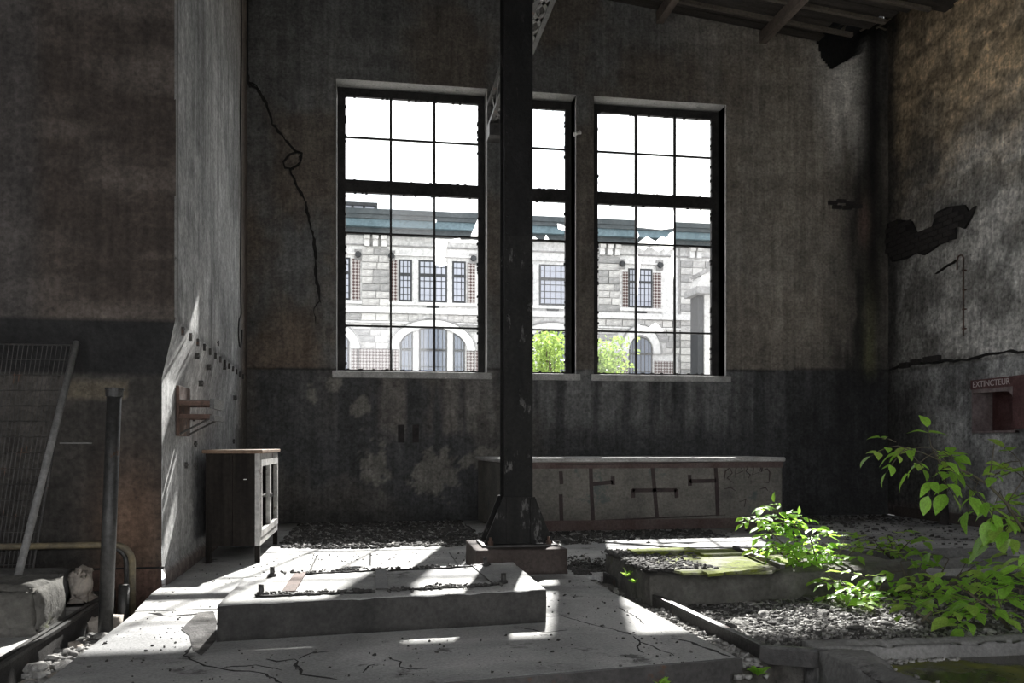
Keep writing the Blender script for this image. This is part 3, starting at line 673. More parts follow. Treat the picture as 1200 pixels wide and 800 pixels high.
for k in range(7):
    a = Vector((7.55+rr.uniform(0, .8), 13.2+rr.uniform(-.2, .15), 8.15)); mb.bar(a, a+Vector((rr.uniform(-.1, .3), rr.uniform(-.2, .1), rr.uniform(-.15, .5))), .04, .015)
build('hanging_splinter', mb, 'lath_wood', ceiling, kind='stuff')
# ---- rest of the hall, behind the lens: left wall and rear wall with an unseen opening shaped to let fill light in
mb = MB().box(-7.2, -7, -3.2, 7.6, -.3, 10)
o = build('wall_far_left', mb, 'concrete'); tag(o, 'outer wall on the far left of the hall', 'wall', kind='structure')
mb = MB().box(-7.2, -4.6, -3.4, -3.2, -.3, 10).box(5.0, 9, -3.4, -3.2, -.3, 10).box(-4.6, 5.0, -3.4, -3.2, 5.8, 10)
o = build('wall_rear', mb, 'concrete'); tag(o, 'rear wall of the hall with a wide open gateway', 'wall', kind='structure')
build('ground_rear', MB().box(-7, XR, -3.2, 3.0, -.5, -.34), 'concrete_dark'); tag(bpy.data.objects['ground_rear'], 'low ground at the rear of the hall', 'ground', kind='structure')
o = build('ground_outside', MB().box(-80, 100, 14.1, 130, -.4, -.3).box(-80, 100, -80, -3.5, -.4, -.3), 'ground_pale'); tag(o, 'pale paved yard outside the hall', 'ground', kind='structure')

# ================================================================== THINGS
# ---- iron column on its footing
BT = .234
foot = link('column_footing', None) if False else None
P, Fs = rough_block(.94, 1.80, 7.76, 8.66, 0, BT, (18, 18, 6), .006, .012, 5)
ft = link('column_footing', npmesh('column_footing', P, Fs), 'concrete_red'); tag(ft, 'low reddish concrete block under the iron column', 'footing')
CX, CY = 1.385, 8.2
col = empty('iron_column', (CX, CY, BT), 'tall dark riveted iron column with peeling paint in front of the middle window', 'column')
hw = .138
top = roofZ(CX)-.05
def colpart(name, z0, z1, mat):
    mb = MB().box(CX-hw, CX+hw, CY-.14, CY-.12, z0, z1).box(CX-hw, CX+hw, CY+.12, CY+.14, z0, z1).box(CX-.10, CX-.08, CY-.12, CY+.12, z0, z1).box(CX+.08, CX+.10, CY-.12, CY+.12, z0, z1)
    return build(name, mb, mat, col)
colpart('shaft', BT+.02, 3.2, 'column_iron'); colpart('upper_shaft', 3.2, top, 'column_iron_upper')
build('base_plate', MB().box(CX-.36, CX+.36, CY-.25, CY+.25, BT, BT+.02), 'iron', col)
for yy in (CY-.165, CY+.145):
    build('gusset_plate', MB().prism([(CX-.335, BT+.022), (CX+.335, BT+.022), (CX+.155, .70), (CX-.155, .70)], 'y', yy, yy+.018), 'column_iron', col)
for s in (-1, 1):
    build('stiffener', MB().bar((CX+s*.335, CY, BT+.03), (CX+s*.155, CY, .70), .34, .014, (0, 0, 1)) if 0 else MB().box(CX+s*.115-.008, CX+s*.115+.008, CY-.185, CY-.167, BT+.022, .70), 'column_iron', col)
    for yy in (CY-.21, CY+.21):
        build('anchor_nut', MB().tube([(CX+s*.28, yy, BT+.018), (CX+s*.28, yy, BT+.055)], .028, 6).tube([(CX+s*.28, yy, BT+.05), (CX+s*.28, yy, BT+.09)], .014, 8), 'rusty_iron', col)
mb = MB()
z = .35
while z < 8: 
    for s in (-1, 1): mb.tube([(CX+s*.11, CY-.137, z), (CX+s*.11, CY-.149, z)], .011, 6)
    z += .16
build('rivets', mb, 'column_iron_upper', col, kind='stuff')
# rusty thin conduit on the right flank of the column
o = build('conduit', MB().tube([(CX+.155, CY+.1, .70), (CX+.155, CY+.1, 3.4)], .012, 8), 'rusty_iron', col, True)
# lattice beam from the wall pier towards the camera
lb = empty('lattice_beam', (1.93, 11.4, 6.25), 'pale lattice beam running high behind the iron column', 'beam')
for xx in (1.84, 2.02):
    build('chord', MB().box(xx-.03, xx+.03, 8.6, YW-.02, 6.22, 6.28), 'iron', lb); build('chord', MB().box(xx-.03, xx+.03, 8.6, YW-.02, 6.60, 6.66), 'iron', lb)
y = 8.6; k = 0
while y < YW-.4:
    for xx in (1.84, 2.02): build('lacing_bar', MB().bar((xx, y, 6.25 if k % 2 else 6.63), (xx, y+.38, 6.63 if k % 2 else 6.25), .01, .05, (0, 0, 1)), 'lattice_paint', lb)
    build('lacing_bar', MB().bar((1.84, y, 6.24), (2.02, y+.38, 6.24), .05, .01), 'lattice_paint', lb); build('lacing_bar', MB().bar((2.02, y, 6.24), (1.84, y+.38, 6.24), .05, .01), 'lattice_paint', lb)
    y += .38; k += 1
build('bearing_block', MB().box(1.80, 2.09, YW-.35, YW-.01, 6.02, 6.21), 'iron', lb)
o = empty('insulator', on_Y(676, 157, YW-.05), 'small white porcelain insulator on the strip between middle and right windows', 'insulator')
p = origin(o)
build('knob', MB().tube([p+Vector((-.06, -.03, -.03)), p+Vector((0, -.04, 0)), p+Vector((.05, -.03, .02))], [.03, .022, .034], 10), 'porcelain', o, True)
build('hook', MB().tube([p+Vector((.0, -.04, 0)), p+Vector((.05, .06, 0))], .01, 6), 'iron', o)

# ---- machine plinth
pl4 = [(-.932, 5.42), (1.163, 5.66), (1.165, 7.05), (-.93, 6.52)]; PH = .22
P, Fs = rough_block(0, 1, 0, 1, 0, PH, (44, 26, 5), 0, 0, 0)
u, v_ = P[:, 0].copy(), P[:, 1].copy(); q = np.array(pl4)
XYp = (1-u)[:, None]*(1-v_)[:, None]*q[0]+u[:, None]*(1-v_)[:, None]*q[1]+u[:, None]*v_[:, None]*q[2]+(1-u)[:, None]*v_[:, None]*q[3]
Pn = np.c_[XYp, P[:, 2]]; nn = fbm(Pn[:, 0]*8, Pn[:, 1]*8, Pn[:, 2]*8, 4, 5)-.5
edgeu = np.minimum(u, 1-u); edgev = np.minimum(v_, 1-v_)
Pn[:, 2] += np.where(P[:, 2] > PH-.001, nn*.012-.02*(np.minimum(edgeu, edgev) < .001)*np.clip(nn*3, 0, 1), 0)
Pn[:, 0] += np.where((edgeu < .001), nn*.012, 0); Pn[:, 1] += np.where(edgev < .001, nn*.012, 0)
plinth = empty('machine_plinth', (.1, 6.1, 0), 'long low concrete machine plinth in front of the column, with bolts and embedded strips', 'plinth')
o = link('block', npmesh('block', Pn-np.array(origin(plinth)), Fs), 'concrete_shaded', plinth)
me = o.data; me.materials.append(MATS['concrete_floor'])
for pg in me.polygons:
    if pg.normal.z > .6: pg.material_index = 1  # paler top, darker sides: light and shade painted into the block's colours
for (a, b, wd) in (((250, 697), (447, 693), 0), ):
    pass
def on_top(x, y, z=PH): return on_Z(x, y, z)
for q, nm, mt, wd in (([(300, 699), (360, 697), (440, 694)], 'groove', 'crack_dark', .04), ([(455, 692), (530, 689), (588, 685)], 'groove', 'crack_dark', .035), ([(345, 673), (400, 671), (440, 669)], 'groove', 'crack_dark', .03), ([(455, 669), (520, 666), (575, 662)], 'groove', 'crack_dark', .03)):
    mb = MB(); stroke(mb, jag([on_top(x, y) for x, y in q], .05, .012, 7), wd, (0, 0, 1), .010, .5, 7, .012); build(nm, mb, mt, plinth)
for q in ([(352, 672), (338, 694)], [(446, 667), (448, 691)], [(560, 664), (584, 684)]):
    a, b = on_top(*q[0]), on_top(*q[1]); build('embedded_strip', MB().bar(a+Vector((0, 0, .003)), b+Vector((0, 0, .003)), .085, .016), 'rusty_iron' if q[0][0] == 352 else 'iron', plinth)
for (x, y) in ((306, 697), (319, 675), (569, 663), (590, 683)):
    p = on_top(x, y); build('anchor_bolt', MB().tube([p, p+Vector((0, 0, .07))], .018, 8).tube([p, p+Vector((0, 0, .02))], .032, 6), 'iron', plinth, True)
pts = []; rs = np.random.RandomState(3)
for q in ([(300, 698), (440, 693)], [(455, 692), (590, 685)], [(330, 672), (575, 663)]):
    for k in range(110):
        t = rs.rand(); x = q[0][0]+t*(q[1][0]-q[0][0]); y = q[0][1]+t*(q[1][1]-q[0][1])+rs.normal(0, 1.0); p = on_top(x, y); pts.append((p.x, p.y, PH+.01))
scatter('grit', pts, rs.uniform(.008, .03, len(pts)), 'pebble_dark', plinth, seed=8)

# ---- counter / trough against the back wall
A = on_Z(588, 621); cy = 11.62; cx0 = XY(589, cy); cx1 = XY(917, cy)
ct = empty('counter', ((cx0+cx1)/2, 12.5, 0), 'long concrete counter with painted brown outlines standing against the back wall', 'counter')
cxl = XY(560, YW-.03)
pol = [(cx0, cy), (cx1, cy), (cx1, YW-.03), (cxl, YW-.03)]
build('body', MB().prism(pol[::-1], 'z', 0, .955), 'counter_paint', ct, bevel=.02)
pol2 = [(cx0-.05, cy-.05), (cx1+.03, cy-.05), (cx1+.03, YW-.03), (cxl-.05, YW-.03)]
build('top', MB().prism(pol2[::-1], 'z', .957, 1.02), 'counter_top', ct, bevel=.02, label='pale worn top slab')
build('base_stripe', MB().box(cx0-.004, cx1+.004, cy-.02, cy-.002, .0, .145), 'concrete_pink', ct, label='pink painted base stripe')
build('rim_stripe', MB().box(cx0-.004, cx1+.004, cy-.012, cy-.002, .87, .955), 'concrete_pink', ct)
G = [[(657, 552), (658, 567)], [(657, 579), (658, 610)], [(692, 545), (693, 575), (695, 610)], [(694, 567), (718, 564.5)], [(718, 558), (718.5, 568)], [(764, 543), (767, 574), (770, 607)],
     [(741, 574.5), (793, 574)], [(742, 573), (742, 583)], [(792, 573), (793, 583)], [(838, 541), (839.5, 563), (841, 604)], [(808, 563.5), (839, 563)], [(808, 556), (808.5, 569)]]
for k, q in enumerate(G):
    mb = MB(); stroke(mb, [on_Y(x, y, cy) for x, y in q], .055, (0, -1, 0), .006, 0, k, .008); build('painted_line', mb, 'graffiti_paint', ct)
S = [[(650, 544.5), (700, 544), (760, 543), (838, 541)], [(650, 613), (700, 610), (770, 606.5), (850, 603)]]
for k, q in enumerate(S):
    mb = MB(); stroke(mb, [on_Y(x, y, cy-.012) for x, y in q], .02, (0, -1, 0), .006, .12, k, .008); build('painted_line', mb, 'graffiti_paint', ct)
rr = random.Random(12)
T = [[(848, 566), (850, 552), (855, 548), (858, 554), (852, 560), (860, 566)], [(862, 548), (861, 560)], [(862, 549), (868, 545), (870, 552), (863, 555)], [(872, 546), (872, 560)], [(878, 544), (874, 552), (879, 556), (876, 562)], [(884, 542), (882, 556), (890, 553)],
     [(890, 552), (893, 545), (895, 541), (892, 553), (897, 549)], [(893, 551), (899, 549), (902, 553), (901, 565), (880, 564)], [(880, 562), (880, 567)], [(848, 573), (856, 571), (862, 575)], [(890, 573), (897, 571), (900, 575)], [(866, 588), (874, 585), (872, 594)]]
for k, q in enumerate(T):
    mb = MB(); stroke(mb, [on_Y(x, y, cy) for x, y in q], .02, (0, -1, 0), .005, .2, k, .007); build('graffiti_scrawl', mb, 'graffiti_paint', ct)

# ---- display cabinet
K0x, K1x, K0y, K1y, KH = -1.66, -1.13, 9.0, 10.66, 1.15
kb = empty('cabinet', ((K0x+K1x)/2, (K0y+K1y)/2, 0), 'old brown wooden cabinet with glazed doors standing beside the left pier', 'cabinet')
build('side_panel', MB().box(K0x, -1.40, K0y, K0y+.025, .17, KH-.04).box(-1.396, K1x-.05, K0y, K0y+.025, .17, KH-.04), 'cabinet_wood', kb)
build('side_panel', MB().box(K0x, K1x-.05, K1y-.025, K1y, .17, KH-.04), 'cabinet_wood', kb)
build('back_panel', MB().box(K0x, K0x+.02, K0y+.026, K1y-.026, .17, KH-.04), 'cabinet_wood', kb)
build('bottom', MB().box(K0x+.021, K1x-.03, K0y+.026, K1y-.026, .17, .20), 'cabinet_wood', kb)
build('top', MB().box(K0x-.03, K1x+.03, K0y-.03, K1y+.02, KH-.038, KH), 'cabinet_top', kb, bevel=.006, label='orange-brown wooden top')
for x in (K0x+.0, K1x-.05):
    for y in (K0y-.001, K1y-.05): build('leg', MB().box(x, x+.05, y, y+.05, 0, .169 if x < -1.5 else .169), 'cabinet_wood', kb)
build('shelf', MB().box(K0x+.022, K1x-.06, K0y+.03, K1y-.03, .62, .64), 'cabinet_wood', kb)
mb = MB().box(K1x-.048, K1x, K0y, K0y+.05, .17, KH-.04).box(K1x-.048, K1x, K1y-.05, K1y, .17, KH-.04).box(K1x-.048, K1x, K0y+.05, K1y-.05, .17, .25).box(K1x-.048, K1x, K0y+.05, K1y-.05, KH-.10, KH-.04)
build('face_frame', mb, 'cabinet_paint', kb, label='pale peeling painted face frame')
ym = (K0y+K1y)/2
for a, b in ((K0y+.055, ym-.005), (ym+.005, K1y-.055)):
    d = build('door', MB().box(K1x-.03, K1x+.012, a, a+.06, .255, KH-.105).box(K1x-.03, K1x+.012, b-.06, b, .255, KH-.105).box(K1x-.03, K1x+.012, a+.06, b-.06, .255, .32).box(K1x-.03, K1x+.012, a+.06, b-.06, KH-.17, KH-.105), 'cabinet_paint', kb)
    build('door_glass', MB().box(K1x-.012, K1x-.008, a+.06, b-.06, .32, KH-.17), 'clear_glass', d)
    build('door_catch', MB().box(K1x+.012, K1x+.03, (a+.01 if a > ym else b-.04), (a+.04 if a > ym else b-.01), .62, .66), 'iron', d)
build('label_plate', MB().box(K1x-.16, K1x-.13, K0y-.003, K0y, .845, .853), 'porcelain', kb)

# ---- bracket on pier side
wb = empty('wall_bracket', (-1.75, 8.4, 1.5), 'rusty iron bracket with back plate and struts on the pale pier side', 'bracket')
bx = pierX_lo(8.3)+.01
build('back_plate', MB().box(bx, bx+.03, 8.15, 8.62, 1.28, 1.74), 'rusty_iron', wb, bevel=.004)
for z in (1.56, 1.44): build('arm', MB().box(bx+.03, bx+.30, 8.14, 8.20, z, z+.04), 'rusty_iron', wb); build('arm', MB().box(bx+.03, bx+.30, 8.56, 8.62, z, z+.04), 'rusty_iron', wb)
build('end_bar', MB().box(bx+.30, bx+.34, 8.12, 8.64, 1.53, 1.62).box(bx+.30, bx+.34, 8.12, 8.64, 1.42, 1.47), 'dull_steel', wb)
for y in (8.17, 8.59): build('strut', MB().tube([(bx+.03, y, 1.30), (bx+.31, y, 1.45)], .010, 6), 'iron', wb)
build('shelf_plate', MB().box(bx+.03, bx+.30, 8.14, 8.62, 1.60, 1.612), 'iron', wb)
# ---- cables
mb = MB(); pts = [Vector((pierX_up(12.2)+.04, 12.2, 9.4))]+[Vector((pierX_up(12.2)+.04+.006*math.sin(z*3), 12.2+.02*math.sin(z), z)) for z in np.arange(9, 2.95, -.4)]
for t in np.linspace(0, 1.6*math.pi, 12): pts.append(Vector((pierX_up(12.2)+.06, 12.0-.16*math.sin(t), 2.72+.2*math.cos(t))))
o = build('hanging_cable', mb.tube(pts, .011, 6), 'cable', None, True); tag(o, 'thin black cable hanging down the pale pier side, looped at its end', 'cable')
mb = MB().tube([Vector((XY(290, 13.4), 13.42, z)) for z in (9.3, 8, 7, 6.7)]+[Vector((XY(293, 13.4), 13.42, 6.62))], .014, 6)
o = build('corner_cable', mb, 'cable', None, True); tag(o, 'short black cable hanging in the left corner above the wall crack', 'cable')

# ---- pipes on the left
t_ = on_Y(134, 461, 6.2); b_ = on_Y(123, 748, 6.2)
sp = empty('standpipe', (b_.x, 6.2, -.30), 'upright dark iron pipe with a collar rising from the left trench', 'pipe')
low = Vector((b_.x-.006, 6.2, -.31)); d = (t_-low)
build('pipe', MB().tube([low, t_], .047, 20), 'dull_steel', sp, True)
build('collar', MB().tube([t_-d*.012, t_+d*.012], .056, 20), 'dull_steel', sp)
build('collar_lip', MB().tube([t_+d*.012, t_+d*.02], .062, 20), 'dull_steel', sp)
b_ = on_Z(22, 671, 0.0); b_ = on_Y(20, 668, 6.35); b_ = Vector((b_.x, 6.35, .27)); t_ = on_Y(90, 401, 7.42)
o = build('leaning_pipe', MB().tube([b_, t_], .026, 14), 'pale_pipe', None, True); tag(o, 'thin grey pipe leaning against the left pier', 'pipe')
hp = empty('bent_pipe', (-2.0, 7.2, 0), 'horizontal pipe bending down beside the pier base, worn yellow paint', 'pipe')
def bend(yy, xb, zt, r):
    P_ = [Vector((-4.2, yy, zt)), Vector((xb-.14, yy, zt))]+[Vector((xb-.14+.14*math.sin(t), yy, zt-.14+.14*math.cos(t))) for t in np.linspace(.2, math.pi/2, 7)]+[Vector((xb, yy, -.34))]
    return MB().tube(P_, r, 12)
xb = XY(155, 7.15)
grime('yellow_pipe', (.08, .075, .07), (.26, .21, .12), 4, 30, rough=.6)
build('pipe', bend(7.15, xb, on_Y(140, 638, 7.15).z, .026), 'yellow_pipe', hp, True); build('pipe', bend(7.22, xb-.06, on_Y(140, 640, 7.2).z, .022), 'dull_steel', hp, True)
p = on_Y(143, 705, 6.95); o = build('pipe_stub', MB().tube([(p.x, 6.95, -.34), (p.x+.015, 6.95, on_Y(143, 685, 6.95).z)], .04, 14), 'dull_steel', None, True); tag(o, 'short iron pipe stub between standpipe and bent pipe', 'pipe')
# ---- wire mesh panel leaning on the pier
mp_ = empty('wire_mesh_panel', (-2.9, 7.4, 0), 'dark wire mesh panel leaning against the left pier', 'mesh panel')
xa, xb2 = -3.6, XY(84, 7.42); za, zb = .02, on_Y(60, 404, 7.42).z
def mpt(x, z): return Vector((x-(1-(z-za)/(zb-za))*.22*(x-xa)/(xb2-xa), 7.12+.30*(z-za)/(zb-za), z))
mb = MB()
for k in range(34):
    x = xa+(xb2-xa)*k/33; mb.tube([mpt(x, za), mpt(x, zb)], .0035, 3, False)
for k in range(17):
    z = za+(zb-za)*k/16; mb.tube([mpt(xa, z), mpt(xb2, z)], .0035, 3, False)
build('wires', mb, 'iron', mp_, kind='stuff')
build('frame', MB().tube([mpt(xa, za), mpt(xa, zb), mpt(xb2, zb), mpt(xb2, za), mpt(xa, za)], .012, 6), 'iron', mp_)

# ---- blocks and kerb at left
BK = 'broken masonry at the left edge'
P, Fs = rough_block(-3.0, XY(43, 5.75)+.02, 5.75, 6.25, 0, .33, (26, 12, 9), .02, .10, 21)
o = link('broken_wall_stump', npmesh('broken_wall_stump', P, Fs), 'masonry'); tag(o, 'mossy grey stump of broken wall at the left edge of the picture', 'wall stump')
ls = empty('low_wall', (-2.6, 7.0, 0), 'dark low wall ending in a pale broken face, behind the standpipe', 'low wall')
block_part('wall_body', (-3.6, XY(82, 6.95), 6.80, 7.08, -.02, .27), 'concrete_dark', ls, n=(18, 8, 8), amp=.012, chip=.05, seed=23)
block_part('broken_end', (XY(82, 6.95)+.002, XY(110, 6.95), 6.79, 7.06, .02, .29), 'broken_face', ls, n=(8, 8, 8), amp=.03, chip=.10, seed=25)
kp = [on_Z(45, 735), on_Z(112, 700)]
P, Fs = rough_block(-2.62, -2.48, 6.26, 6.78, 0, .17, (5, 14, 6), .008, .03, 27)
o = link('kerb_stone', npmesh('kerb_stone', P, Fs), 'concrete_dark'); tag(o, 'dark kerb running back from the broken wall stump', 'kerb')
# ---- rail along the trench
rl = empty('trench_rail', (-2.0, 5, 0), 'steel channel lining the sunlit edge of the left trench', 'rail')
rp = [Vector((-1.93, 3.3, 0)), Vector((-2.03, 6.75, 0))]
build('channel', MB().bar(rp[0]+Vector((0, 0, -.08)), rp[1]+Vector((0, 0, -.08)), .02, .20), 'iron', rl); build('flange', MB().bar(rp[0]+Vector((-.04, 0, .012)), rp[1]+Vector((-.04, 0, .012)), .03, .022), 'dull_steel', rl); build('flange', MB().bar(rp[0]+Vector((.012, 0, .016)), rp[1]+Vector((.012, 0, .016)), .03, .022), 'dull_steel', rl)
# trench end: brick lump
P, Fs = rough_block(-1.99, -1.74, 6.3, 6.5, -.34, .0, (6, 5, 7), .03, .06, 31)
o = link('trench_end_stone', npmesh('trench_end_stone', P, Fs), 'broken_face'); tag(o, 'ochre broken stone closing the trench beside the standpipe', 'stone')

# ---- rubble stones (individual) -------------------------------------------------
def stone_mesh(seed, sub=2):
    import bmesh
    bm = bmesh.new(); bmesh.ops.create_icosphere(bm, subdivisions=sub, radius=.5); r_ = random.Random(seed)
    pl = [(Vector([r_.gauss(0, 1) for _ in range(3)]).normalized(), r_.uniform(.28, .42)) for _ in range(9)]
    for v in bm.verts:
        for n_, dd in pl:
            t = v.co.dot(n_)
            if t > dd: v.co -= n_*(t-dd)
        v.co.z *= .6
    me = bpy.data.meshes.new('stone'); bm.to_mesh(me); bm.free(); return me
SM = {}
for mt in ('pebble_light', 'pebble_dark', 'broken_face', 'concrete_dark'):
    SM[mt] = [stone_mesh(k+hash(mt) % 7 if 0 else k+len(mt)) for k in range(4)]
    for me in SM[mt]: me.materials.append(MATS[mt])
def stones(n, area, size, mats, label, group, zf, seed, name='rubble_stone', cat='stone'):
    r_ = random.Random(seed); done = []; ALL = []
    tries = 0
    while len(done) < n and tries < 4000:
        tries += 1; x, y = area(r_); s = r_.uniform(*size)
        if any((x-a)**2+(y-b)**2 < ((s+c)*.52)**2 for a, b, c in done): continue
        done.append((x, y, s)); o = bpy.data.objects.new(name, SM[r_.choice(mats)][r_.randrange(4)]); C.objects.link(o)
        ALL.append((s, y, o)); o.location = (x, y, zf(x, y)+s*.12); o.scale = (s, s*r_.uniform(.6, 1), s*r_.uniform(.5, .9)); o.rotation_euler = (r_.uniform(-.3, .3), r_.uniform(-.3, .3), r_.uniform(0, 6.28)); tag(o, label, cat, group)
    big = max(ALL, key=lambda t: t[0])[2]; big['label'] = 'largest '+label
    near = min((t for t in ALL if t[2] is not big), key=lambda t: t[1])[2]; near['label'] = label+', the one nearest the viewer'
    far = max((t for t in ALL if t[2] is not big), key=lambda t: t[1])[2]; far['label'] = label+', the one farthest back'
trz = lambda x, y: gz(x, y)
stones(46, lambda r: (r.uniform(-1.90, -1.66), r.uniform(4.3, 6.2)), (.06, .17), ('pebble_light', 'pebble_light', 'broken_face'), 'pale broken lump of rubble in the trench at the left', 'rubble lumps in the left trench', lambda x, y: gz(x, y)+.01, 41)
stones(26, lambda r: (r.uniform(2.02, 2.12), r.uniform(4.6, 7.3)), (.05, .10), ('pebble_light', 'pebble_dark'), 'small stone in the narrow gap beside the rail', 'stones in the gap beside the right rail', trz, 43)
stones(34, lambda r: (r.uniform(2.4, 4.3), r.uniform(4.95, 6.25)), (.06, .15), ('pebble_light', 'pebble_dark', 'concrete_dark'), 'loose rubble lump on the gravel below the mossy slab', 'rubble lumps on the gravel', trz, 44)
stones(16, lambda r: (r.uniform(2.1, 2.9), r.uniform(6.5, 7.6)), (.05, .11), ('pebble_dark', 'concrete_dark'), 'crumbled lump on the edge of the mossy slab', 'crumbled lumps on the mossy slab', lambda x, y: .2, 45)
stones(30, lambda r: (r.uniform(-1.0, 3.6), r.uniform(9.9, 12.6)), (.05, .12), ('pebble_dark', 'pebble_light'), 'small debris lump on the floor near the back wall', 'debris lumps near the back wall', lambda x, y: -.005, 46)
stones(14, lambda r: (r.uniform(4.6, 8.3), r.uniform(9.3, 12.6)), (.06, .14), ('pebble_dark', 'concrete_dark'), 'dark debris lump on the floor near the right corner', 'debris lumps near the right corner', lambda x, y: -.002, 47)
# scatters of small grit
KEEP = [(-.98, 1.22, 5.38, 7.1), (.90, 1.84, 7.70, 8.70), (cx0-.35, cx1+.1, cy-.12, 13.6), (K0x-.05, K1x+.06, K0y-.06, K1y+.05), (2.05, 4.7, 6.34, 7.8)]
def pts_in(n, f, seed, keep=True):
    rs = np.random.RandomState(seed); out = []
    while len(out) < n:
        p = f(rs)
        if not keep or not any(a-.03 < p[0] < b+.03 and c-.03 < p[1] < d+.03 for a, b, c, d in KEEP): out.append(p)
    return out, rs
def sc(name, n, f, s0, s1, mat, seed, label, cat):
    p, rs = pts_in(n, f, seed); o = scatter(name, p, s0+(s1-s0)*rs.rand(len(p))**3, mat, seed=seed); tag(o, label, cat, kind='stuff')
def gpt(x0, x1, y0, y1):
    def f(rs):
        x, y = rs.uniform(x0, x1), rs.uniform(y0, y1); return (x, y, gz0(x, y)+.004)
    return f
NX, NY = np.arange(-2, 8.8, .06), np.arange(3, 9.2, .06); GG = soil_P(*np.meshgrid(NX, NY))[2]
def gz0(x, y): return float(GG[min(len(NY)-1, max(0, int(round((y-3)/.06)))), min(len(NX)-1, max(0, int(round((x+2)/.06))))])
sc('gravel', 11000, gpt(2.3, 4.6, 4.8, 6.4), .006, .042, 'pebble_light', 51, 'pale gravel covering the ground below the mossy slab', 'gravel')
sc('dark_gravel', 11000, gpt(2.3, 5.8, 4.8, 7.0), .007, .05, 'pebble_dark', 52, 'dark gravel and grit mixed into the ground at the right', 'gravel')
sc('gap_gravel', 900, gpt(1.98, 2.2, 4.3, 7.6), .012, .05, 'pebble_light', 53, 'grit filling the narrow gap beside the rail', 'gravel')
sc('trench_grit', 1300, gpt(-1.92, -1.64, 3.8, 6.4), .012, .06, 'pebble_light', 54, 'pale grit on the bottom of the left trench', 'grit')
def fdeb(rs):
    while 1:
        x, y = rs.uniform(-1.1, 4.6), rs.uniform(9.7, 13.35)
        edge = 9.95+.35*fbm1(x)
        if y > edge and not (x > cx0-.3 and y > cy-.1): return (x, y, .0)
FB = fbm(np.linspace(-2, 9, 300)*2, 0, 0, 3, 66)
def fbm1(x): return float(FB[int((x+2)/11*299)])
sc('dark_litter', 8000, fdeb, .010, .07, 'pebble_dark', 55, 'dark litter of crumbled plaster along the back wall', 'debris')
sc('pale_litter', 2200, fdeb, .012, .06, 'pebble_light', 56, 'pale plaster crumbs mixed into the litter along the back wall', 'debris')
sc('floor_specks', 900, lambda rs: (rs.uniform(-1.6, 1.85), rs.uniform(4.4, 9.6), .003), .004, .022, 'pebble_dark', 57, 'dark crumbs sprinkled over the sunlit floor slabs', 'crumbs')
sc('column_litter', 1300, lambda rs: (lambda a, r_: (1.9+a, 7.7+r_, .0))(rs.normal(0, .35), abs(rs.normal(0, .5))), .008, .045, 'pebble_dark', 58, 'dark crumbs on the floor to the right of the column footing', 'crumbs')
sc('corner_litter', 1500, lambda rs: (rs.uniform(4.3, 8.6), rs.uniform(9.1, 12.9) if rs.rand() < .4 else 13.3-abs(rs.normal(0, .6)), .0), .01, .07, 'pebble_dark', 59, 'dark crumbs over the floor by the right corner', 'crumbs')

# ---- mossy block at right, with loose slabs on it
MT = .2
ms = empty('mossy_slab', (3.3, 7.0, 0), 'raised broken concrete slab with bright green moss, right of the column', 'slab')
P, Fs = rough_block(2.13, 4.55, 6.40, 7.74, -.22, MT, (60, 34, 10), .012, .055, 61); P = P
o = link('slab_body', npmesh('slab_body', P-np.array(origin(ms)), Fs), 'masonry', ms)
def poly_on(px, z):
    q = [Vector((on_Z(x, y, z).x, on_Z(x, y, z).y)) for x, y in px]; return [tuple(v) for v in jag(q+[q[0]], .07, .016, len(px))[:-1]]
o = build('mossy_top', MB().prism(poly_on([(742, 646), (900, 643), (930, 662), (920, 664), (905, 671), (800, 673), (770, 662)], MT)[::-1], 'z', MT-.01, MT+.013), 'moss_top', ms, bevel=.006, label='sunlit mossy patch')
for q in ([(735, 643.6), (807, 641), (822, 645), (745, 648)], [(812, 645), (905, 642), (916, 647), (825, 650)], [(822, 669), (905, 661.5), (914, 664), (830, 673)]):
    build('broken_plate', MB().prism(poly_on(q, MT+.03)[::-1], 'z', MT+.012, MT+.035), 'moss_top', ms, bevel=.004)
a, b = on_Z(861, 641, MT+.05), on_Z(917, 664, MT+.05)
o = build('iron_bar', MB().bar(a, b, .04, .035), 'iron', None); tag(o, 'rusty iron bar lying across the mossy slab', 'bar')
p, rs = pts_in(1500, lambda rs: (lambda x, y: (x, y, MT+.01))(2.15+abs(rs.normal(0, .24)), rs.uniform(6.45, 7.7)), 63, False)
scatter('slab_crumbs', p, .01+.045*rs.rand(len(p))**2, 'pebble_dark', ms, seed=64)
# light floor strip behind it
o = build('pale_plank', MB().prism(poly_on([(705, 634), (930, 627), (935, 640), (800, 641)], .012)[::-1], 'z', -.001, .014), 'concrete_floor'); tag(o, 'thin pale slab lying flat behind the mossy slab', 'slab')
# ---- angle iron around the gravel
rb = empty('gravel_rail', (2.2, 6, 0), 'rusty steel rail edging the gravel to the right of the main slab', 'rail')
r0, r1, r2 = on_Z(708, 673, .0), on_Z(891, 760, .0), on_Z(972, 766, 0)
for (p0, p1) in ((r0, r1), (r1, r2)):
    dd = (p1-p0).normalized(); sdv = Vector((-dd.y, dd.x, 0))*.03
    build('rail_web', MB().bar(p0+Vector((0, 0, -.04)), p1+Vector((0, 0, -.04)), .016, .09), 'iron', rb)
    build('rail_flange', MB().bar(p0+sdv+Vector((0, 0, .012)), p1+sdv+Vector((0, 0, .012)), .05, .014), 'iron', rb); build('rail_lip', MB().bar(p0+Vector((0, 0, .016)), p1+Vector((0, 0, .016)), .02, .02), 'dull_steel', rb)
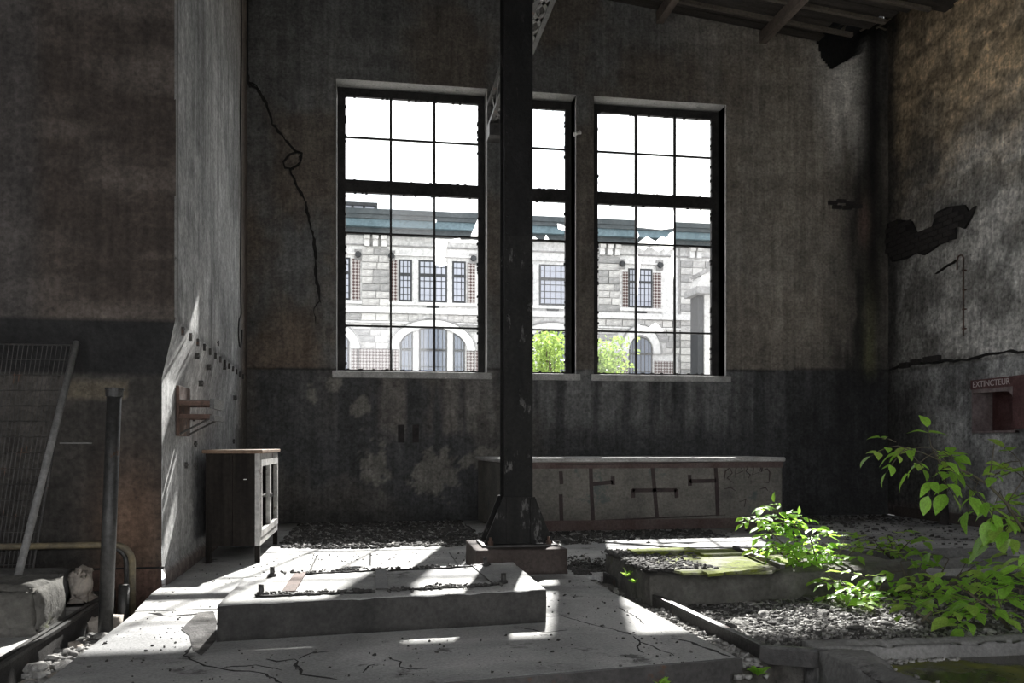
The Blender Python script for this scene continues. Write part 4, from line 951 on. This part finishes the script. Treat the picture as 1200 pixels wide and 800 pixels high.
# ---- basin curb front right
bs = empty('basin', (3.6, 4.3, 0), 'concrete curb basin with mossy water at the front right', 'basin')
block_part('curb', (2.52, 5.6, 4.56, 4.76, -.3, .045), 'concrete', bs, n=(90, 8, 8), amp=.014, chip=.05, seed=71)
block_part('curb', (2.50, 2.74, 2.7, 4.555, -.3, .045), 'concrete', bs, n=(10, 60, 8), amp=.016, chip=.05, seed=72)
build('water', MB().box(2.745, 5.6, 2.7, 4.555, -.14, -.06), 'pit_water', bs, label='dark water with floating moss')
rs = np.random.RandomState(5); pts = [(2.76+abs(rs.normal(0, .06)), rs.uniform(3.2, 4.5), -.055) for _ in range(260)]+[(rs.uniform(2.76, 3.4), 4.54-abs(rs.normal(0, .03)), -.055) for _ in range(90)]
scatter('basin_grit', pts, rs.uniform(.01, .03, len(pts)), 'pebble_light', bs, seed=6)
P, Fs = rough_block(1.6, 2.44, 3.6, 4.36, -.36, -.12, (14, 10, 4), .01, .03, 73)
o = link('front_stone', npmesh('front_stone', P, Fs), 'concrete'); tag(o, 'grey stone slab at the bottom edge in front of the basin', 'slab')
# ---- ledges of the back-right pit
for (dims, lab, sd_) in (((4.1, 7.3, 8.86, 8.99, -.3, -.0), 'worn kerb edging the far side of the right-hand pit', 81), ((4.55, 7.3, 7.98, 8.16, -.3, .02), 'pale kerb crossing the right-hand pit', 82), ((4.9, 7.3, 7.1, 7.5, -.3, .015), 'broken concrete strip behind the low bushes', 83)):
    P, Fs = rough_block(*dims, (44, 4, 5), .012, .03, sd_); o = link('pit_kerb', npmesh('pit_kerb', P, Fs), 'concrete' if sd_ != 83 else 'concrete_floor'); tag(o, lab, 'kerb')
sc('pit_litter', 1800, lambda rs: (lambda x, y: (x, y, gz0(x, y)+.005))(rs.uniform(4.2, 7.2), rs.uniform(7.5, 8.85)), .015, .09, 'pebble_dark', 84, 'dark leaf litter filling the right-hand pit', 'debris')

# ---- red niche on the right wall
rn = empty('alarm_niche', (XR, (ny0+ny1)/2, nz0), 'faded red metal niche with an arched opening on the right wall', 'niche')
D = .28; t = .045
mb = MB().box(XR-.05, XR+D, ny0, ny0+t*.6, nz0, nz1).box(XR-.05, XR+D, ny1-t*.6, ny1, nz0, nz1).box(XR-.05, XR+D, ny0, ny1, nz0, nz0+t*.7).box(XR-.05, XR+D, ny0, ny1, nz1-t, nz1)
build('frame', mb, 'pale_red_paint', rn, bevel=.004, label='pale worn frame')
build('lining', MB().box(XR+D, XR+D+.01, ny0, ny1, nz0, nz1).box(XR, XR+D, ny0+t*.6, ny0+t*.6+.008, nz0+.03, nz1-.03), 'red_paint', rn, label='red lining of the niche')
build('header', MB().box(XR-.065, XR-.048, ny0, ny1, nz1-.14, nz1), 'red_paint', rn)
ar = [(ny1-.03, nz1-.14), (ny0+.03, nz1-.14), (ny0+.03, nz1-.5)]+[(ny0+.03+.14*(1-math.cos(a)), nz1-.40+.20*math.sin(a)) for a in np.linspace(0, math.pi/2, 8)]+[(ny1-.03, nz1-.19)]
build('arched_plate', MB().prism(ar, 'x', XR-.052, XR-.04), 'pale_red_paint', rn)
build('side_casing', MB().box(XR-.10, XR, ny0-.25, ny0-.005, nz0+.05, nz1), 'red_paint', rn, label='dark red casing beside the niche')  # dark red box beside the niche, proud of the wall
cu = bpy.data.curves.new('lettering', 'FONT'); cu.body = 'EXTINCTEUR'; cu.size = .125; cu.align_x = 'CENTER'; cu.align_y = 'CENTER'; cu.extrude = .002; tmp = bpy.data.objects.new('lettering_curve', cu); me = bpy.data.meshes.new_from_object(tmp); bpy.data.objects.remove(tmp)
me.materials.clear(); o = link('lettering', me, 'letter_paint', rn); o.rotation_euler = (math.pi/2, 0, -math.pi/2); o.location = (-.068, 0.02, nz1-.07-nz0)
# ---- hooked rod on the right wall
p0, p1 = on_X(1129, 303, XR-.06), on_X(1129, 394, XR-.06)
mb = MB().tube([p1, p0]+[p0+Vector((0, .07-.07*math.cos(a), .07*math.sin(a))) for a in np.linspace(.3, math.pi, 6)]+[p0+Vector((0, .14, -.14))], .012, 6)
for k in range(4): q = p0.lerp(p1, .15+.25*k); mb.box(q.x-.01, XR-.02, q.y-.02, q.y+.02, q.z-.01, q.z+.01)
o = build('hooked_rod', mb, 'rusty_iron', None); tag(o, 'thin rusty rod with a hooked top fixed to the right wall', 'rod')
# ---- charred post by the right wall
a = on_Z(1131, 614, 0); a = Vector((min(a.x, XR-.3), a.y, 0)); tp = on_Y(1131, 548, a.y)
mb = MB().tube([a, a+Vector((.02, 0, .2)), a+Vector((-.01, .01, .45)), Vector((a.x, a.y, tp.z))], [.075, .055, .06, .045], 9); mb.tube([a+Vector((.07, 0, 0)), a+Vector((.04, .02, .5))], .02, 6)
o = build('charred_post', mb, 'soot_brick', None); tag(o, 'black charred post stub standing before the right wall', 'post')

# ================================================================== PLANTS
def leaf_mesh(name, mat, wid=.42, bend=.18, seed=0):
    r_ = random.Random(seed); n = 6; V = []; Fq = []
    for i in range(n+1):
        t = i/n; wv = wid*.5*math.sin(math.pi*min(1, t**.8*1.02))**.85 if 0 < t < 1 else 0; z = -bend*t*t+.02*math.sin(9*t+seed)
        V += [(-wv, t, z+wv*.28), (0, t, z), (wv, t, z+wv*.28)]
    for i in range(n):
        a = 3*i; Fq += [(a, a+1, a+4, a+3), (a+1, a+2, a+5, a+4)]
    me = bpy.data.meshes.new(name); me.from_pydata(V, [], Fq); me.materials.append(MATS[mat]); me.update()
    me.polygons.foreach_set('use_smooth', [True]*len(me.polygons)); return me
LM = [leaf_mesh('leaf', 'leaf', .54, .18, 0), leaf_mesh('leaf', 'leaf', .62, .3, 1), leaf_mesh('leaf', 'leaf_yellow', .56, .1, 2), leaf_mesh('leaf', 'leaf', .48, .35, 3)]
LC = {}; EXTRA = {}
def put_leaf(plant, base, d, size, r_, up=None):
    off = origin(plant); d = Vector(d).normalized(); u = (up or Vector((r_.uniform(-.5, .5), r_.uniform(-.6, .4), 1))).normalized()
    x = d.cross(u).normalized(); z = x.cross(d).normalized(); M = Matrix((x, d, z)).transposed().to_4x4()
    ML = Matrix.Translation(Vector(base)-off) @ M @ Matrix.Diagonal((size, size, size, 1)); me = r_.choice(LM)
    LC[plant.name] = LC.get(plant.name, 0)+1
    if LC[plant.name] > 290:             # past the limit: gathered into one mesh of small leaves
        EXTRA.setdefault(plant.name, MB()).add([ML @ v.co+off for v in me.vertices], [tuple(p.vertices) for p in me.polygons]); return
    o = bpy.data.objects.new('leaf', me); C.objects.link(o); o.parent = plant; o.matrix_local = ML
def spray(plant, tip, d, n, size, r_, mb):
    """a compound leaf: rachis with opposite leaflets and an end leaflet"""
    d = Vector(d).normalized(); L = size*(.9+.55*n); p0 = Vector(tip); side = d.cross(Vector((0, 0, 1))).normalized()
    q = [p0+d*L*t-Vector((0, 0, .25*L*t*t)) for t in (0, .33, .66, 1)]; mb.tube(q, [.0035, .003, .0025, .002], 4)
    for k in range(n):
        t = (k+1)/(n+.6); b_ = p0+d*L*t-Vector((0, 0, .25*L*t*t))
        for s in (-1, 1): put_leaf(plant, b_, side*s+d*.55+Vector((0, 0, r_.uniform(-.45, .15))), size*r_.uniform(.75, 1.1), r_)
    put_leaf(plant, q[-1], d+Vector((0, 0, -.4)), size*1.1, r_)
def plant(name, base, label, stems, size, seed, dens=1., n_leaf=2):
    r_ = random.Random(seed); pl_ = empty(name, base, label, 'plant'); mb = MB()
    for st in stems:
        st = [Vector(p) for p in st]; n = len(st); rs_ = [max(.003, .010*(1-i/n)) for i in range(n)]; mb.tube(st, rs_, 5)
        L = sum((st[i+1]-st[i]).length for i in range(n-1)); k = max(2, int(L/size*dens)); 
        for j in range(k):
            t = .22+.78*(j+1)/k; s_ = t*(n-1); i = min(n-2, int(s_)); p = st[i].lerp(st[i+1], s_-i)
            dd = Vector((r_.gauss(0, 1), r_.gauss(0, .8), r_.uniform(-.1, .5))); spray(pl_, p, dd, n_leaf, size*r_.uniform(.7, 1.15), r_, mb)
    build('stem', mb, 'bark', pl_, True); return pl_
def pxs(q, Y, dy=0): return [on_Y(x, y, Y+dy*i) for i, (x, y) in enumerate(q)]
B = on_Z(965, 694, -.05)
plant('young_tree', B, 'bright green sapling leaning over the mossy slab', [pxs([(968, 694), (958, 665), (935, 640), (915, 610), (900, 592)], B.y-.0, .04), pxs([(968, 694), (955, 650), (948, 625), (925, 612)], B.y, -.05), pxs([(966, 694), (940, 665), (915, 648), (905, 640)], B.y, -.04), pxs([(968, 694), (965, 660), (960, 635)], B.y, .06), pxs([(970, 694), (985, 668), (995, 650)], B.y, .05), pxs([(970, 695), (990, 690), (1003, 680)], B.y, -.05)] + [pxs([(966, 694), (930, 650), (905, 625), (888, 606)], B.y-.0, .02), pxs([(968, 694), (975, 665), (985, 645), (990, 632)], B.y, .03), pxs([(968, 694), (950, 672), (940, 655)], B.y, -.08), pxs([(940, 645), (928, 622), (935, 606)], B.y)], .088, 5, 1.75)
B = on_Z(1012, 715, -.06)
plant('low_bush', B, 'low leafy bush beside the gravel, right of the sapling', [pxs([(1020, 712), (1000, 695), (985, 680)], B.y, .03), pxs([(1025, 712), (1030, 690), (1040, 672)], B.y, .05), pxs([(1030, 712), (1055, 700), (1070, 686)], B.y, -.03), pxs([(1015, 715), (1005, 700), (1020, 680)], B.y, -.1), pxs([(1040, 712), (1075, 705), (1100, 690)], B.y, .04)], .105, 6, 2.0)
B = on_Z(1062, 727, -.06)
plant('low_bush', B, 'low leafy bush spreading along the back of the basin curb', [pxs([(1080, 728), (1098, 710), (1105, 695)], 4.95, .05), pxs([(1120, 728), (1135, 715), (1150, 700)], 4.95, .05), pxs([(1095, 730), (1115, 722), (1140, 725)], 4.95, .0), pxs([(1090, 728), (1070, 715), (1065, 705)], 4.95, .06)], .11, 7, 1.9)
plant('fern_shrub', on_Z(1045, 652, -.2), 'small feathery shrub growing in the right-hand pit', [pxs([(1045, 655), (1030, 640), (1022, 630)], 8.4, .0), pxs([(1045, 655), (1045, 638), (1040, 628)], 8.4, .05), pxs([(1046, 655), (1058, 642), (1068, 632)], 8.4, .0), pxs([(1046, 655), (1036, 645), (1015, 642)], 8.4, -.05)], .12, 8, 1.6)
plant('pit_shrub', on_Z(1100, 690, -.1), 'broad-leaved shrub behind the low bushes, before the pit kerb', [pxs([(1075, 690), (1060, 672), (1055, 658)], 6.0, .05), pxs([(1095, 690), (1105, 668), (1112, 655)], 6.0, .0), pxs([(1080, 690), (1090, 675), (1078, 664)], 6.0, -.05), pxs([(1110, 690), (1125, 672), (1142, 666)], 6.0, .04)], .12, 9, 1.1)
# sapling at the right edge: arching stem that enters from outside the frame
rb_ = random.Random(10)
pt = empty('arching_sapling', (3.75, 4.95, -.05), 'tall sapling arching in from the right edge with large light green leaves', 'plant')
Yb = 4.95; s1 = pxs([(1262, 722), (1240, 690), (1215, 640), (1193, 612), (1180, 590), (1157, 567), (1135, 554), (1101, 543), (1091, 522)], Yb); s2 = pxs([(1135, 554), (1115, 545), (1080, 530), (1052, 522)], Yb)
mb = MB(); mb.tube(s1, [.014, .013, .012, .010, .009, .008, .007, .005, .003], 6); mb.tube(s2, [.006, .005, .004, .003], 5)
px2w = lambda x, y, dy=0: on_Y(x, y, Yb+dy)
for (x, y, dx_, dz, s_, n_) in ((1052, 522, -1, -.1, .085, 2), (1062, 524, -.6, -.5, .08, 2), (1050, 518, -.5, .3, .07, 1), (1091, 524, .1, .7, .12, 1), (1093, 524, -1, .1, .13, 1), (1093, 526, 1, -.1, .125, 1), (1094, 530, -.9, -.5, .115, 1), (1094, 530, .8, -.6, .09, 1), (1101, 543, -.5, -1, .11, 1), (1115, 546, .2, .5, .09, 1),
        (1130, 552, -1, -.6, .12, 1), (1148, 560, -.6, -1, .12, 1), (1157, 567, .6, .7, .11, 1), (1165, 556, .5, .4, .09, 1), (1172, 575, -.8, -.8, .13, 1), (1180, 588, .9, .5, .12, 1), (1186, 598, -.8, -.2, .12, 1), (1190, 604, .9, -.2, .12, 1), (1175, 605, -1, -.6, .15, 0), (1200, 560, -.6, .5, .11, 1), (1205, 625, -1, -.1, .15, 1), (1212, 650, -1, -.3, .16, 1), (1215, 600, -.6, .4, .12, 1), (1195, 540, -.3, .4, .10, 1)):
    dd = Vector((dx_, rb_.uniform(-.5, .3), dz)); spray(pt, px2w(x, y, rb_.uniform(-.05, .05)), dd, n_, s_*1.12, rb_, mb)
    if x > 1125 or rb_.random() < .5:
        spray(pt, px2w(x+rb_.uniform(-9, 9), y+rb_.uniform(-4, 12), rb_.uniform(-.15, .15)), Vector((-dx_+rb_.uniform(-.6, .6), rb_.uniform(-.8, .8), dz+rb_.uniform(-.5, .3))), 1, s_, rb_, mb)
for q in ([(1193, 612), (1190, 604)], [(1157, 567), (1162, 545), (1165, 520)], [(1180, 590), (1200, 560)], [(1215, 640), (1212, 650)], [(1215, 640), (1205, 625)], [(1212, 632), (1215, 600), (1195, 540)], [(1193, 612), (1175, 605)]): mb.tube([px2w(*a) for a in q], .004, 5)
build('stem', mb, 'bark', pt, True)
B = on_Z(1185, 735, 0)
pd = empty('dark_stemmed_shrub', (px2w(1183, 735, -.1).x, 4.85, -.05), 'shrub with a dark slanting stem just behind the basin curb', 'plant')
mb = MB(); Yb = 4.85; mb.tube([px2w(1184, 738), px2w(1165, 716), px2w(1140, 698), px2w(1118, 683)], [.010, .008, .006, .004], 6); mb.tube([px2w(1178, 730), px2w(1170, 700), px2w(1168, 690)], .004, 5)
for (x, y, dx_, dz, s_, n_) in ((1118, 683, -1, .2, .10, 2), (1125, 688, .2, .6, .11, 1), (1140, 698, .7, .5, .12, 1), (1150, 704, -1, -.1, .12, 1), (1168, 690, -1, .3, .11, 1), (1169, 690, 1, .4, .12, 2), (1170, 705, .9, .2, .10, 1), (1160, 712, -.9, -.3, .10, 1), (1165, 720, .9, -.2, .11, 1), (1195, 700, .3, .4, .12, 1), (1195, 690, -.8, .3, .10, 1), (1145, 690, .3, .7, .11, 1)):
    spray(pd, px2w(x, y), Vector((dx_, rb_.uniform(-.5, .4), dz)), n_+1, s_*1.1, rb_, mb)
    spray(pd, px2w(x+rb_.uniform(-14, 14), y+rb_.uniform(-2, 14), rb_.uniform(-.1, .2)), Vector((-dx_, rb_.uniform(-.8, .8), .2)), n_, s_, rb_, mb)
mb.tube([px2w(1182, 735), px2w(1195, 705), px2w(1195, 690)], .004, 5)
build('stem', mb, 'bark', pd, True)
def weed(x, y, Y, label, hgt, seed, n=7):
    r_ = random.Random(seed); p = on_Y(x, y, Y); e_ = empty('weed', p, label, 'plant')
    for k in range(n):
        a = r_.uniform(0, 6.28); put_leaf(e_, p+Vector((0, 0, hgt*.15*k/n)), (math.cos(a), math.sin(a), r_.uniform(.4, 1.6)), hgt*r_.uniform(.6, 1), r_)
    build('stem', MB().tube([p, p+Vector((0, 0, hgt*.4))], .003, 4), 'bark', e_)
weed(774, 806, 4.2, 'small weed before the slab edge, left one of the two', .085, 1); weed(806, 812, 4.2, 'small weed before the slab edge, nearest the slab corner', .08, 2); weed(888, 792, 4.45, 'yellowish weed between slab corner and basin', .10, 3, 10)
weed(735, 676, 6.9, 'tiny weed rooted in the side of the mossy slab', .09, 4); weed(744, 683, 6.7, 'pale tiny weed at the foot of the mossy slab', .07, 5); weed(1050, 728, 4.82, 'low yellow weed at the corner of the basin curb', .07, 6)

# ================================================================== OUTSIDE: the building across the yard
YF = 42.
def fx(px): return XY(px, YF)
def fz(py, px=440): return on_Y(px, py, YF).z
bd = empty('building', (fx(600), YF, -.3), 'pale stone two-storey building with a blue cornice seen through the windows', 'building')
def fbox(x0, x1, z0, z1, y0, y1): return MB().box(x0, x1, YF+y0, YF+y1, z0, z1)
XL, XRr = fx(230), fx(1010)
build('wall', fbox(XL, XRr, -.3, 11.9, .02, 8), 'facade_plaster', bd)
build('roof', fbox(XL-.3, XRr+.3, 12.15, 12.40, -1.0, 8.5), 'cornice_dark', bd); build('fascia', fbox(XL-.3, XRr+.3, 11.95, 12.15, -.95, 8.4), 'cornice_dark', bd)
build('gutter', fbox(XL-.3, XRr+.3, 11.60, 11.95, -.85, .5), 'cornice_blue', bd, label='blue-green gutter board'); build('soffit', fbox(XL-.2, XRr+.2, 11.36, 11.60, -.6, .4), 'cornice_dark', bd)
build('string_course', fbox(XL, XRr, 7.60, 7.88, -.18, .05), 'facade_plaster', bd); build('string_course', fbox(XL, XRr, 7.12, 7.2, -.08, .05), 'facade_plaster', bd)
build('frieze_band', fbox(XL, XRr, 10.86, 10.92, -.08, .05), 'facade_stone_grey', bd)
unit = MB().box(-.5, .5, -.5, .5, -.5, .5); UM = {}
for mt in ('facade_stone', 'facade_stone_pale', 'facade_stone_grey'):
    me = bpy.data.meshes.new('stone'); me.from_pydata(unit.v, [], unit.f); me.materials.append(MATS[mt]); UM[mt] = me
rf = random.Random(77); NST = [0]; off = origin(bd)
def stone(x0, x1, z0, z1, proud):
    if NST[0] >= 296: return
    NST[0] += 1; o = bpy.data.objects.new('stone', UM[rf.choice(['facade_stone', 'facade_stone', 'facade_stone_pale', 'facade_stone_grey'])]); C.objects.link(o); o.parent = bd
    o.location = Vector(((x0+x1)/2, YF-proud/2+.02, (z0+z1)/2))-off; o.scale = (x1-x0-.035, proud+.06, z1-z0-.035)
def stonefield(x0, x1, z0, z1, h=.36, avoid=None):
    n = max(1, round((z1-z0)/h)); hh = (z1-z0)/n
    for r in range(n):
        x = x0
        while x < x1-.05:
            w_ = rf.uniform(.45, .95); nx = min(x1, x+w_)
            if x1-nx < .3: nx = x1
            za, zb_ = z0+r*hh, z0+(r+1)*hh
            if not avoid or not avoid((x+nx)/2, (za+zb_)/2): stone(x, nx, za, zb_, .05+rf.uniform(0, .04))
            x = nx
bays = [(fx(370), 'triple'), (fx(507), 'triple'), (fx(647.5), 'triple'), (fx(750.5), 'single')]
piers = [fx(440), fx(577), fx(713.5)]
def glazed(x0, x1, z0, z1, nx, nz_, split=None, arch=None):
    """window part with glass and bars; arch=(cx,cz,R) clips the top"""
    def topz(x):
        if not arch: return z1
        cx_, cz_, R_ = arch; return cz_+math.sqrt(max(0, R_*R_-(x-cx_)**2))*arch_k
    xs = np.linspace(x0, x1, 13); pl_ = [(x0, z0), (x1, z0)]+[(x, topz(x)) for x in xs[::-1]]
    o = build('window', MB().prism(pl_, 'y', YF-.03, YF+.01), 'facade_frame', bd)
    ins = .09; pl_ = [(x0+ins, z0+ins), (x1-ins, z0+ins)]+[(x, topz(x)-ins) for x in np.linspace(x0+ins, x1-ins, 11)[::-1]]
    build('pane', MB().prism(pl_, 'y', YF-.045, YF-.031), 'lower_facade_glass' if arch else 'facade_glass', o)
    mb = MB()
    for k in range(1, nx): x = x0+(x1-x0)*k/nx; mb.box(x-.018, x+.018, YF-.07, YF-.046, z0+ins, topz(x)-.03)
    for k in range(1, nz_):
        z = z0+(z1-z0)*k/nz_
        if arch and z > z0+(z1-z0)*.52: continue
        mb.box(x0+ins*.5, x1-ins*.5, YF-.07, YF-.046, z-.016, z+.016)
    if split: mb.box(x0, x1, YF-.08, YF-.046, split-.06, split+.06)
    build('glazing_bars', mb, 'facade_frame', o)
def brickpanel(x0, x1, z0, z1): build('brick_panel', fbox(x0, x1, z0, z1, -.06, .0), 'brick_pattern', bd)
arch_k = 1.
ppm = 23.9
for cx_, kind in bays:
    if kind == 'triple':
        for a, b, n in ((-39.5, -24, 3), (-16.5, 17, 5), (23, 39, 3)): glazed(cx_+a/ppm, cx_+b/ppm, 8.2, 10.25, n, 6, 9.5)
        for a, b in ((-50, -41), (41, 50)): brickpanel(cx_+a/ppm, cx_+b/ppm, 8.2, 10.2)
        hw_, sp_ = 50/ppm, 5.85
        arch_k = .69
        for a, b, n in ((-38, -23, 3), (-16, 17, 6), (24, 38, 3)): glazed(cx_+a/ppm, cx_+b/ppm, 3.2, 6.86, n, 12, 5.85, (cx_, 5.85, 39.5/ppm))
        ro, ri = 50/ppm, 40.5/ppm; kz = (7.32-5.85)/ro; ki = (6.95-5.85)/ri
        brickpanel(cx_-49/ppm, cx_-40/ppm, 3.2, 5.84); brickpanel(cx_+40/ppm, cx_+49/ppm, 3.2, 5.84)
    else:
        glazed(cx_-15.5/ppm, cx_+15/ppm, 8.2, 10.2, 6, 6, 9.5)
        for a, b in ((-23, -16), (16, 26)): brickpanel(cx_+a/ppm, cx_+b/ppm, 8.1, 10.0)
        arch_k = 1.; glazed(cx_-15/ppm, cx_+15/ppm, 3.2, 6.7, 6, 12, 5.85, (cx_, 6.1, 15/ppm))
        ro, ri = 25/ppm, 16/ppm; kz = (7.3-5.85)/ro; ki = (6.8-5.85)/ri
        brickpanel(cx_-22/ppm, cx_-16/ppm, 3.2, 5.5); brickpanel(cx_+17/ppm, cx_+44/ppm, 3.2, 5.5)
    ts = np.linspace(0, math.pi, 25)
    po = [(cx_+ro*math.cos(t), 5.85+ro*kz*math.sin(t)) for t in ts]; pi_ = [(cx_+ri*math.cos(t), 5.85+ri*ki*math.sin(t)) for t in ts]
    mb = MB(); n = len(ts)
    V = [(p[0], YF-.16, p[1]) for p in po+pi_]+[(p[0], YF+.05, p[1]) for p in po+pi_]
    Fq = []
    for i in range(n-1): Fq += [(i, i+1, n+i+1, n+i), (2*n+i, 3*n+i, 3*n+i+1, 2*n+i+1), (i, 2*n+i, 2*n+i+1, i+1), (n+i, n+i+1, 3*n+i+1, 3*n+i)]
    mb.add(V, Fq); build('window_arch', mb, 'facade_plaster', bd)
    mb = MB(); stroke(mb, [(cx_+(ro+.05)*math.cos(t), YF, 5.85+(ro*kz+.05)*math.sin(t)) for t in ts], .07, (0, -1, 0), .2, 0, 0, .22); build('arch_moulding', mb, 'facade_stone_grey', bd)
    build('window_sill', fbox(cx_-(52 if kind == 'triple' else 26)/ppm, cx_+(52 if kind == 'triple' else 28)/ppm, 8.02, 8.17, -.14, .0), 'facade_plaster', bd)
    build('lintel', fbox(cx_-(48 if kind == 'triple' else 24)/ppm, cx_+(48 if kind == 'triple' else 24)/ppm, 10.42, 10.5, -.12, .0), 'facade_plaster', bd)
    build('air_vent', fbox(cx_-.3, cx_+.3, 7.93, 8.0, -.15, .0), 'facade_frame', bd)
    e = 50 if kind == 'triple' else 26
    for s in (-1, 1):
        x = cx_+s*(e-2)/ppm; build('wall_boss', fbox(x-.18, x+.18, 10.15, 10.65, -.1, 0), 'facade_stone_grey', bd); build('lamp_boss', MB().tube([(x, YF-.1, 10.4), (x, YF-.35, 10.35)], [.16, .12], 10), 'facade_frame', bd)
def in_arch(x, z):
    for cx_, k_ in bays:
        r_ = (54 if k_ == 'triple' else 29)/ppm
        if abs(x-cx_) < r_ and z < 5.85+(1.62)*math.sqrt(max(0, 1-((x-cx_)/r_)**2)): return True
    return False
for px_ in piers:
    hwp = 16/ppm if px_ != piers[2] else 13.5/ppm
    stonefield(px_-hwp, px_+hwp, 7.95, 10.75)
    brickpanel(px_-hwp-.2, px_+hwp+.2, 3.2, 5.84)
    for k in (-1, 0, 1):
        build('corbel', fbox(px_+k*.40-.12, px_+k*.40+.12, 10.80, 11.4, -.25, .0), 'facade_plaster', bd); build('corbel_head', fbox(px_+k*.40-.14, px_+k*.40+.14, 11.12, 11.36, -.42, -.251), 'facade_stone_pale', bd)
stonefield(fx(400), fx(796), 7.22, 7.58, avoid=in_arch); stonefield(fx(400), fx(796), 5.86, 7.1, .31, in_arch)
xs0 = fx(797); stonefield(xs0, fx(836), 3.2, 10.7, .37)
build('corner_joint', fbox(fx(794.5), fx(797), 3, 11.3, -.03, .03), 'facade_stone_grey', bd)
for k in (0, 1): x = fx(809)+k*.38; build('corbel', fbox(x-.12, x+.12, 10.80, 11.4, -.3, .0), 'facade_plaster', bd); build('corbel_head', fbox(x-.14, x+.14, 11.12, 11.36, -.45, -.301), 'facade_stone_pale', bd)
# roof lantern at left
rlx0, rlx1 = fx(385), fx(440); o = build('roof_lantern', MB().box(rlx0, rlx1, YF+1, YF+3, 12.41, 13.05), 'facade_glass', bd)
mb = MB().box(rlx0-.1, rlx1+.1, YF+.9, YF+3.1, 13.05, 13.22)
for k in range(5): x = rlx0+(rlx1-rlx0)*k/4; mb.box(x-.06, x+.06, YF+.93, YF+.99, 12.41, 13.05)
build('lantern_frame', mb, 'facade_frame', o)
# nearer gabled porch at far right
YP = 36.; px0 = XY(822, YP); gp = empty('porch', (px0+2, YP, -.3), 'nearer stone porch seen at the right edge of the right window', 'building')
build('pier', MB().box(px0+.15, px0+.75, YP, YP+1, -.3, on_Y(825, 345, YP).z), 'facade_stone_pale', gp); build('recess', MB().box(px0-.12, px0+.14, YP+.1, YP+1, -.3, on_Y(822, 346, YP).z), 'facade_frame', gp)
zt = on_Y(825, 345, YP).z; build('cornice', MB().box(px0-.35, px0+5, YP-.35, YP+1.2, zt, zt+.3), 'facade_stone_grey', gp); build('gable', MB().prism([(px0-.2, zt+.3), (px0+5, zt+.3), (px0+5, zt+2.2), (px0+2.4, zt+2.0), (px0+.0, zt+.85)], 'y', YP, YP+1), 'facade_stone_pale', gp); build('gable_coping', MB().bar((px0-.1, YP+.5, zt+.9), (px0+2.4, YP+.5, zt+2.05), 1.1, .15), 'facade_stone_grey', gp)
build('wall', MB().box(px0+.75, px0+5, YP+.05, YP+1, -.3, zt), 'facade_stone', gp)
# trees in the yard
def tree(px, py_top, Y, hw, label, seed):
    p = on_Y(px, py_top, Y); rs = np.random.RandomState(seed); e_ = empty('yard_tree', (p.x, Y, -.3), label, 'tree', 'young trees in the yard')
    n = 2600; V = []; Fq = []
    cen = [(p.x+rs.uniform(-hw, hw)*.7, Y+rs.uniform(-.6, .6), p.z-.15-rs.rand()*2.2) for _ in range(26)]
    for k in range(n):
        c = cen[k % len(cen)]; q = np.array(c)+rs.normal(0, .22, 3); q[2] = min(q[2], p.z+rs.normal(0, .05)); s = rs.uniform(.04, .085); a = rs.normal(0, 1, 3); a /= np.linalg.norm(a); b = np.cross(a, rs.normal(0, 1, 3)); b /= np.linalg.norm(b)
        i = len(V); V += [tuple(q-a*s), tuple(q+b*s*.5), tuple(q+a*s), tuple(q-b*s*.5)]; Fq.append((i, i+1, i+2, i+3))
    mb = MB(); mb.v = V; mb.f = Fq; build('foliage', mb, 'tree_leaf', e_, kind='stuff')
    mb = MB().tube([(p.x, Y, -.3), (p.x+.1, Y, 1.5), (p.x, Y, p.z-.6)], [.06, .05, .02], 6)
    for c in cen[:10]: mb.tube([(p.x, Y, 1.2), (c[0], c[1], c[2])], .015, 4)
    build('trunk', mb, 'bark', e_)
tree(645, 393, 20, .42, 'yellow-green young tree outside the middle window', 1); tree(712, 397, 21.5, .5, 'yellow-green young tree outside the right window', 2)


for k, mb in EXTRA.items(): build('foliage', mb, 'leaf', bpy.data.objects[k], True, kind='stuff')
